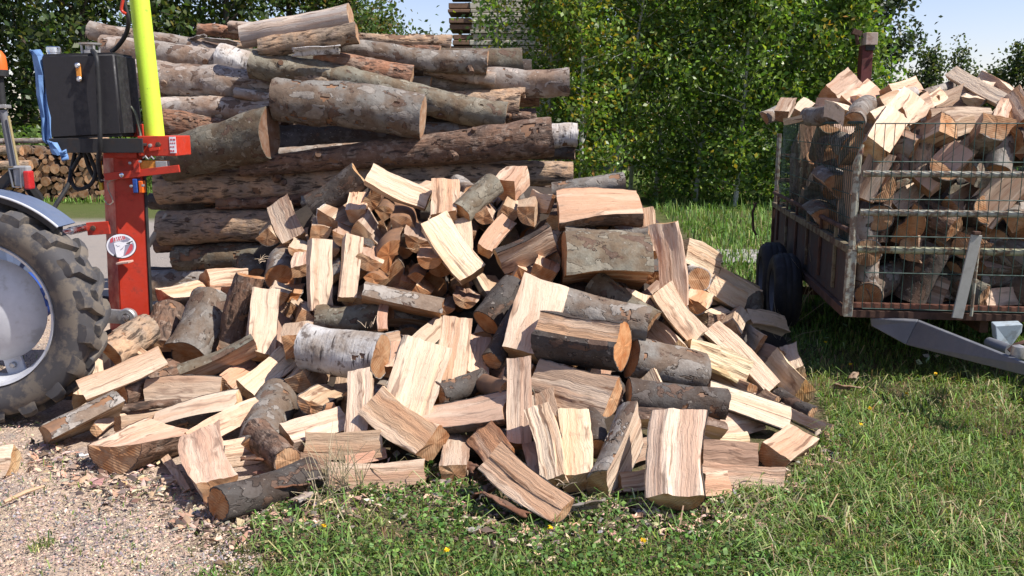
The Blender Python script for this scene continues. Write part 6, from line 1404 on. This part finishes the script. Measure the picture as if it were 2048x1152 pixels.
# ---------------------------------------------------------------- firewood in the trailer
def trY(px, py):
    if px < 1722 and py > 250: return min(8.0, 1.248 / max(0.05, (px - 1024) / F - 0.14)) + 0.25
    if py > 246: return 5.50
    return 5.50 + (246 - py) / 100 * 1.75 + max(0, (1700 - px)) / 170 * 2.2
LOAD = r'''
S 1658 196 1702 160 48 10 t - 0|big grey split slab on the left crest of the trailer load
H 1632 215 1712 210 36 25 p - 1|flat tan faced billet at the left of the trailer load
H 1712 236 1738 202 42 180 t g 1|rounded grey barked piece on the left of the trailer load
S 1594 230 1612 207 27 10 c - 0|small white block end near the rear left of the load
S 1562 230 1576 204 32 15 t b 0|brown block at the rear left of the load
H 1530 236 1562 222 26 180 t g 0|grey barked piece at the rear corner of the trailer
T 1568 244 1606 236 13 0 y - 1|thin yellow stick resting on the mesh top wire
S 1746 302 1818 200 54 -8 c - 1|wide cream board leaning over the front mesh near the corner
S 1740 236 1780 222 27 20 c - 0|pale block behind the wide leaning cream board
S 1757 210 1796 196 32 10 t - 0|brown block on the crest of the trailer load
S 1776 190 1830 172 36 10 p - -1|long pinkish split piece on the skyline of the load
H 1780 196 1832 184 22 180 t w 0|white barked piece on the crest of the load
S 1962 178 1826 236 46 -15 t - 1|long brown squared timber slanting across the load
S 2012 206 1904 146 32 -25 c - 0|topmost pale beam sticking up from the load
T 2006 182 1956 156 32 0 p - -1|pinkish slab behind the topmost pale beam
H 1860 232 1982 230 32 25 t b 1|rough barked log with pale broken face under the brown timber
S 1994 262 2012 206 27 10 p - 1|brown billet with squared end right of the rough barked log
S 2052 254 2022 200 52 5 o - 1|dark orange block at the right edge of the load
H 1850 192 1906 174 24 180 t g -1|grey barked piece on the skyline left of the brown timber
S 1838 212 1880 190 28 10 p - 0|short pink block under the skyline pieces of the load
Q 1870 200 1850 190 24 0 t - 0|small wedge between the pink block and the brown timber
H 1800 346 1805 266 30 180 t b 0|dark standing piece just behind the front mesh
H 1840 352 1848 264 48 180 t l 0|standing grooved bark slab behind the front mesh
S 1842 372 1928 300 58 15 p - 0|pink block with a pointed lit face behind the white top rail
S 1900 332 2004 232 38 5 t - 0|long brown billet rising to the right behind the mesh
H 1994 338 2014 256 48 185 p g 1|grey barked log with bright split foot behind the mesh
S 1950 444 2036 348 72 8 t - 0|wide brown split face slanting behind the middle rail
S 1722 398 1766 306 48 -10 t - 0|leaning tan board behind the mesh at the trailer corner
H 1732 588 1737 428 40 180 t s 0|pale standing bark slab in the lower left of the cage
R 1738 592 1742 570 52 0 o g 1|sawn reddish end at the bottom left of the cage
H 1756 482 1774 352 32 180 t b 0|dark standing bark slab beside the pale one
H 1820 450 1826 430 52 75 o - 0|rounded bright end shadowed by the wires
S 1880 496 1926 456 38 10 y - 0|brown billet with yellow patch behind the second rail
R 1816 602 1870 492 62 0 d k 0|dark round log in the lower middle of the cage
S 1844 606 1902 600 30 15 o - 0|bright orange red block low in the cage
S 1868 572 1934 592 42 10 d - -1|brown billet above the bright orange red block
H 1960 528 2054 530 34 62 t g 0|mossy billet right of the pale strap
S 1964 596 2054 590 36 10 c - 1|bright cream billet at the bottom right of the cage
H 1960 560 2054 556 30 180 t g 0|grey barked billet above the bright cream one
H 1962 508 2054 500 24 170 t s 0|pale grey barked billet under the lowest tube rail
R 2042 462 2046 440 50 0 o k 0|rusty orange round end at the right edge of the cage
R 1984 480 1988 458 54 0 d k 0|dark round end behind the top of the strap
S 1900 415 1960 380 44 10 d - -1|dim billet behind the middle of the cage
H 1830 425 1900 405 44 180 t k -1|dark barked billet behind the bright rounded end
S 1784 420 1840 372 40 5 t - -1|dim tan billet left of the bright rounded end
H 1908 540 1960 505 44 175 t k -1|dark barked log behind the strap
S 1690 212 1742 178 40 15 p - -1|pinkish block on the crest right of the big grey slab
S 1800 240 1850 210 40 -10 p - -1|tan billet under the long brown timber
H 1946 200 1990 168 36 30 c g -1|pale half log tucked under the topmost beam
S 2040 214 1996 178 38 10 t - -1|brown billet on the skyline before the right edge
H 1610 236 1668 226 34 170 t g -1|grey barked billet behind the flat tan faced one
S 1882 262 1940 248 34 0 t - -1|shaded billet just below the rough barked log
S 1700 236 1660 216 36 20 c - -1|pale billet behind the rounded grey piece'''
rn = random.Random(31)
def put(it, lab, grp, nseg=12):
    x1, y1, x2, y2 = it['p']; A, B = at(x1, y1, it['Y'][0]), at(x2, y2, it['Y'][1])
    wa, wb = it['w'] / F * depth_of(x1, y1, it['Y'][0]), it['w'] / F * depth_of(x2, y2, it['Y'][1])
    o = wood_piece('firewood', A, B, wa, wb * rn.uniform(0.94, 1.04), it['ty'], it['roll'] + rn.uniform(-4, 4), it['wd'], it['bk'], rn, nseg=nseg, curve=rn.uniform(-0.03, 0.03), ripple=0.045, drop=0.15, lump=0.03)
    return tag(o, lab, 'firewood', grp)
for ln in LOAD.strip().split('\n'):
    sp_, lab = ln.split('|'); it = place(sp_, trY, lmin=0.30, lmax=0.62)
    for e in (0, 1):          # keep pieces behind the front mesh, above the floor
        px, py = it['p'][2 * e], it['p'][2 * e + 1]; fy = T0.y - math.tan(TA) * (at(px, py, 5.4).x - T0.x)
        if py > 240: it['Y'][e] = max(it['Y'][e], fy + 0.03 + it['w'] / F * 5.4 * 0.42)
    put(it, lab, 'firewood in the trailer')
# the load's inside, seen through the side mesh and between the front pieces
inn = []
for r_ in range(5):                       # second row behind the front pieces
    for q_ in range(5): inn.append((0.18 + q_ * 0.31 + rn.uniform(-.05, .05), 0.36 + rn.uniform(-.05, .05), ZB + 0.13 + r_ * 0.23 + rn.uniform(-.04, .04), rn.uniform(0, math.pi), rn.uniform(-.5, .5)))
for r_ in range(4):                       # row along the left side
    for q_ in range(6): inn.append((0.11 + rn.uniform(0, .05), 0.62 + q_ * 0.40 + rn.uniform(-.08, .08), ZB + 0.17 + r_ * 0.28 + rn.uniform(-.04, .04), math.pi / 2 - TA, rn.choice([0.1, 0.5, 1.2, 1.4, -0.3, -.7])))
nown = len(inn)                           # deeper pieces show as one packed mass
for r_ in range(4):
    for q_ in range(5): inn.append((0.35 + q_ * 0.27 + rn.uniform(-.05, .05), 0.80 + rn.uniform(-.1, .1), ZB + 0.15 + r_ * 0.27, rn.uniform(-.4, .4), rn.uniform(-.4, .4)))
for i in range(40): inn.append((rn.uniform(0.3, TW_ - 0.2), rn.uniform(1.0, TL - 0.2), ZB + rn.uniform(0.2, 1.15), rn.uniform(0, math.pi), rn.uniform(-.4, .4)))
objs_ = []; pts_ = []
for (x, y, z, a, el) in inn:
    L_ = 0.19; d = Vector((math.cos(a) * math.cos(el), math.sin(a) * math.cos(el), math.sin(el))) * L_; ex_, ey_ = abs(d.dot(tx)) + 0.10, abs(d.dot(td)) + 0.10; x = min(max(x, ex_ + 0.02), TW_ - ex_ - 0.02); y = min(max(y, ey_ + 0.06), TL - ey_); c = tp(x, y, max(z, ZB + 0.10 + abs(d.z)))
    o = wood_piece('firewood', c - d, c + d, rn.uniform(0.14, 0.19), rn.uniform(0.14, 0.19), rn.choice('SHQRH'), rn.choice([0, 90, 180, 200]), rn.choice('tpdd'), rn.choice('gkbm'), rn, nseg=6, drop=0.1)
    objs_.append(o); pts_.append(to_px(c))
def join_stuff(obs, name, label):
    groups = {}
    for o in obs:
        for q in [o] + list(o.children): groups.setdefault(q.name.split('.')[0], []).append((q, o.matrix_world @ Matrix.Translation(q.location) if q is not o else o.matrix_world.copy()))
    root = None
    for gname, lst in sorted(groups.items(), key=lambda t: t[0] != 'firewood'):
        V = []; Fs = []; mi = []; mats = []; colr = lst[0][0].color[:]
        for q, mw in lst:
            off = len(V); V += [mw @ v.co for v in q.data.vertices]
            for pl in q.data.polygons:
                Fs.append(tuple(i + off for i in pl.vertices)); mt = q.data.materials[pl.material_index]
                if mt not in mats: mats.append(mt)
                mi.append(mats.index(mt))
        me = mesh(V, Fs, True, mi)
        ob = link(name if root is None else gname, me, mats, root); ob.color = colr
        if root is None: root = ob
    for o in obs:
        for q in list(o.children): bpy.data.objects.remove(q)
        bpy.data.objects.remove(o)
    return tag(root, label, 'firewood', None, 'stuff')
join_stuff(objs_[nown:], 'packed_firewood', 'mass of firewood packed in the middle of the trailer cage')
objs_, pts_ = objs_[:nown], pts_[:nown]
nm = []
for ln in LOAD.strip().split('\n'):
    s_, lb = ln.split('|'); q = s_.split(); nm.append(((float(q[1]) + float(q[3])) / 2, (float(q[2]) + float(q[4])) / 2, lb))
for o, lb in zip(objs_, near_labels(pts_, nm, 'firewood packed behind the ', 'firewood packed inside the cage behind the front layer')): tag(o, lb, 'firewood', 'firewood packed inside the trailer')

# ================================================================ rusty post behind the load, small things on the ground
PY = 15.9; PQ = PY / 13.0
po = tag(empty('steel_post', (at(1727, 170, PY).x, PY, 0)), 'rusty dark red steel post with pale square head behind the load', 'post')
zt = zat(92, PY); bx = at(1727, 170, PY).x
m = MB(); m.box((bx, PY, zt / 2), (0.155 * PQ, 0.15 * PQ, zt), None, 0.008); m.build('shaft', m_paint('dark_red_post', (0.12, 0.022, 0.018), 0.6, 0.6, (0.05, 0.025, 0.02), 8), po)
m = MB(); c = at(1737, 79, PY); m.box((c.x, PY - .03, c.z), (0.17 * PQ, 0.2 * PQ, 0.17 * PQ), None, 0.01); m.build('head', m_paint('pale_rusty_head', (0.42, 0.32, 0.27), 0.6, 0.7, (0.22, 0.12, 0.09), 9), po)
m = MB(); m.box((c.x, PY - .04, c.z - 0.12 * PQ), (0.13 * PQ, 0.14 * PQ, 0.08 * PQ), None, 0.01); m.build('collar', BLKSTEEL, po)
m = MB(); m.bar(at(1705, 62, PY), at(1722, 68, PY), 0.07, 0.09); m.tube([at(1712, 62, PY), at(1716, 90, PY)], 0.035, 8); m.build('hook_arm', RUSTB, po)

rb = random.Random(4); rn = rb
scr = [(985, 1000, .20, .06, 40, 'r', 'long brown bark strip under the frontmost split log'), (1015, 1040, .22, .07, -35, 'r', 'curled brown bark strip lowest in front of the frontmost split log'), (965, 1010, .12, .05, 80, 'k', 'dark bark flake left of the frontmost split log'),
       (1165, 1042, .16, .07, 5, 'g', 'flat grey bark piece on the grass right of the frontmost split log'), (1000, 975, .14, .05, 10, 'k', 'black bark flake tucked under the frontmost split log'), (940, 960, .12, .05, 120, 'r', 'brown bark flake beside the squat shaded block'),
       (580, 1005, .16, .08, 25, 'r', 'reddish inner bark scrap right of the frontmost round log'), (622, 985, .14, .09, 15, 's', 'pale grey bark scrap right of the frontmost round log'), (605, 1018, .08, .05, 60, 's', 'small grey bark chip in the grass below the frontmost round log'),
       (520, 945, .15, .08, 20, 'r', 'reddish bark scrap behind the frontmost round log'), (1050, 1012, .12, .04, -50, 'k', 'dark curled bark sliver below the frontmost split log'), (1690, 790, .14, .06, 0, 'l', 'pale bark scrap in the grass near the drawbar'),
       (1705, 770, .10, .05, 60, 'l', 'small dry bark flake in the grass near the drawbar'), (1648, 1062, .06, .03, -20, 'l', 'little pale wood flake in the grass at the lower right')]
for px, py, ln_, wd_, ang, b_, lab in scr:
    g_ = gnd(px, py); mk, tint = TB[b_]
    o = curl('bark_scrap', px, py, g_.y, ln_, wd_, ang, tint, lab, rad=0.028, turn=1.8); o.location = (g_.x, g_.y, 0.05 + 0.02 * rb.random()); tag(o, None, None, 'bark scraps around the heap')
m = MB(); g1, g2 = gnd(8, 1004, 0.015), gnd(88, 972, 0.02); m.tube([g1, g1.lerp(g2, .5) + Vector((0, 0.01, 0.004)), g2], [0.008, 0.009, 0.006], 6); tag(m.build('stick', m_plain('peeled_stick', (0.50, 0.33, 0.20), 0.8), None, True), 'thin peeled stick lying on the wood chips at the left', 'stick')
it = place('T 326 908 374 982 16 0 p - 0', lambda x, y: gY(y) - 0.08); tag(put(it, 'curved thin splinter standing left of the crooked salmon block', 'splinters'), None, 'splinter')
for (x1, y1, x2, y2, lab) in ((322, 962, 346, 958, 'small pale chip block on the sawdust beside the curved splinter'), (328, 970, 352, 962, 'second small chip block touching the first beside the curved splinter')):
    m = MB(); a_, b_ = gnd(x1, y1, 0.015), gnd(x2, y2, 0.015); m.bar(a_, b_, 0.022, 0.02, UZ, 0.003); o = tag(m.build('chip_block', WOOD), lab, 'wood chip', 'chip blocks beside the crooked block'); o.color = (0.6, 0.42, 0.28, 1)
m = MB(); a_, b_ = at(1037, 966, gY(1000) - 0.08), at(1074, 958, gY(1000) - 0.08); m.tube([a_, a_.lerp(b_, .3), a_.lerp(b_, .7), b_], [0.006, 0.014, 0.012, 0.004], 8)
tag(m.build('wood_sliver', m_plain('brown_sliver', (0.20, 0.11, 0.065), 0.7), None, True), 'brown rounded sliver lying on the frontmost split log', 'wood sliver')
m = MB(); g_ = gnd(164, 912, 0.012); m.lathe(g_, (-0.6, -0.8, 0.1), [(0.018, 0), (0.018, 0.02), (0.008, 0.02), (0.008, 0)], 14); m.tube([g_, gnd(190, 905, 0.015)], 0.005, 6); tag(m.build('metal_pin', STEEL, None, True), 'small metal pin on the ground before the big half log', 'metal pin')
# hairy splinters at torn ends, dry stalks, dandelion flowers, pale leaves
def wisps(name, spots, label, cat, mat, r=0.0016):
    m = MB()
    for (px, py, Y, n, ln_, spread, up) in spots:
        for _ in range(n):
            p = at(px + rb.uniform(-1, 1) * 8, py + rb.uniform(-1, 1) * 5, Y); d = Vector((rb.gauss(0, spread), rb.gauss(-0.25, spread), rb.gauss(up, spread * .6))) * ln_
            m.tube([p, p + d * 0.55 + Vector((0, 0, 0.1 * ln_)), p + d], [r, r * 0.9, r * 0.4], 4, False)
    return tag(m.build(name, mat), label, cat, kind='stuff')
wisps('dry_stalks', [(660, 990, gY(1000), 16, 0.26, 0.28, 0.9), (690, 975, gY(1000), 14, 0.24, 0.28, 0.9), (720, 970, gY(985), 10, 0.22, 0.3, 0.8), (640, 1005, gY(1010), 10, 0.18, 0.4, 0.6), (1560, 690, 6.3, 8, 0.30, 0.4, 0.8), (1590, 640, 6.6, 6, 0.34, 0.35, 1.0), (1620, 600, 6.7, 4, 0.5, 0.3, 1.0)], 'thin dry grass stalks standing at the front of the heap and by the trailer', 'dry stalks', m_plain('dry_stalk', (0.46, 0.38, 0.24), 0.8))
wisps('wood_fibres', [(462, 784, moundY(462, 784) - .1, 12, 0.06, 0.6, 0.3), (566, 690, moundY(560, 690) - .1, 5, 0.10, 0.3, -.6), (738, 652, moundY(738, 652) - .12, 8, 0.05, 0.5, 0.4), (700, 560, moundY(740, 560) - .06, 8, 0.05, 0.6, 0.2), (834, 500, moundY(834, 490) - .05, 6, 0.06, 0.4, 0.2), (1318, 890, moundY(1310, 890) - .16, 4, 0.14, 0.25, -.7), (1120, 972, moundY(1120, 980) - .1, 5, 0.07, 0.5, 0.2), (524, 520, moundY(530, 540) - .1, 10, 0.06, 0.6, 0.3)], 'pale torn wood fibres sticking out of the split ends', 'wood fibres', m_plain('torn_fibre', (0.62, 0.48, 0.33), 0.8))
V = []; n = 0; P = []
for px, py in ((648, 1078), (1098, 1054), (1100, 1082), (1286, 1108), (894, 1128), (1738, 836), (1812, 806), (1720, 870), (1870, 765), (1700, 745), (1690, 640), (1650, 700)):
    g_ = gnd(px, py)
    for a in range(9):
        q = a * 0.7; P.append((g_.x + 0.006 * math.cos(q), g_.y + 0.006 * math.sin(q), 0.05 + rb.uniform(0, 0.01)))
P = np.array(P); tag(leaf_mesh('dandelion_flowers', P, np.full(len(P), 0.016), palette(len(P), [(0.80, 0.55, 0.01), (0.75, 0.45, 0.01)], [1, 1], 0.05), GRASSM, None, 1.5, 0.7), 'tiny yellow dandelion flowers dotted in the lawn', 'flowers', kind='stuff')
P = np.array([tuple(gnd(x, y, 0.045)) for x, y in ((1853, 712), (1874, 712), (1838, 724), (1856, 720), (1690, 650), (1652, 676))])
tag(leaf_mesh('pale_leaves', P, np.full(len(P), 0.055), palette(len(P), [(0.62, 0.66, 0.56), (0.42, 0.50, 0.34)], [1, 1], 0.1), GRASSM, None, 1.2, 0.75), 'few pale undersides of leaves in the grass below the drawbar', 'leaves', kind='stuff')
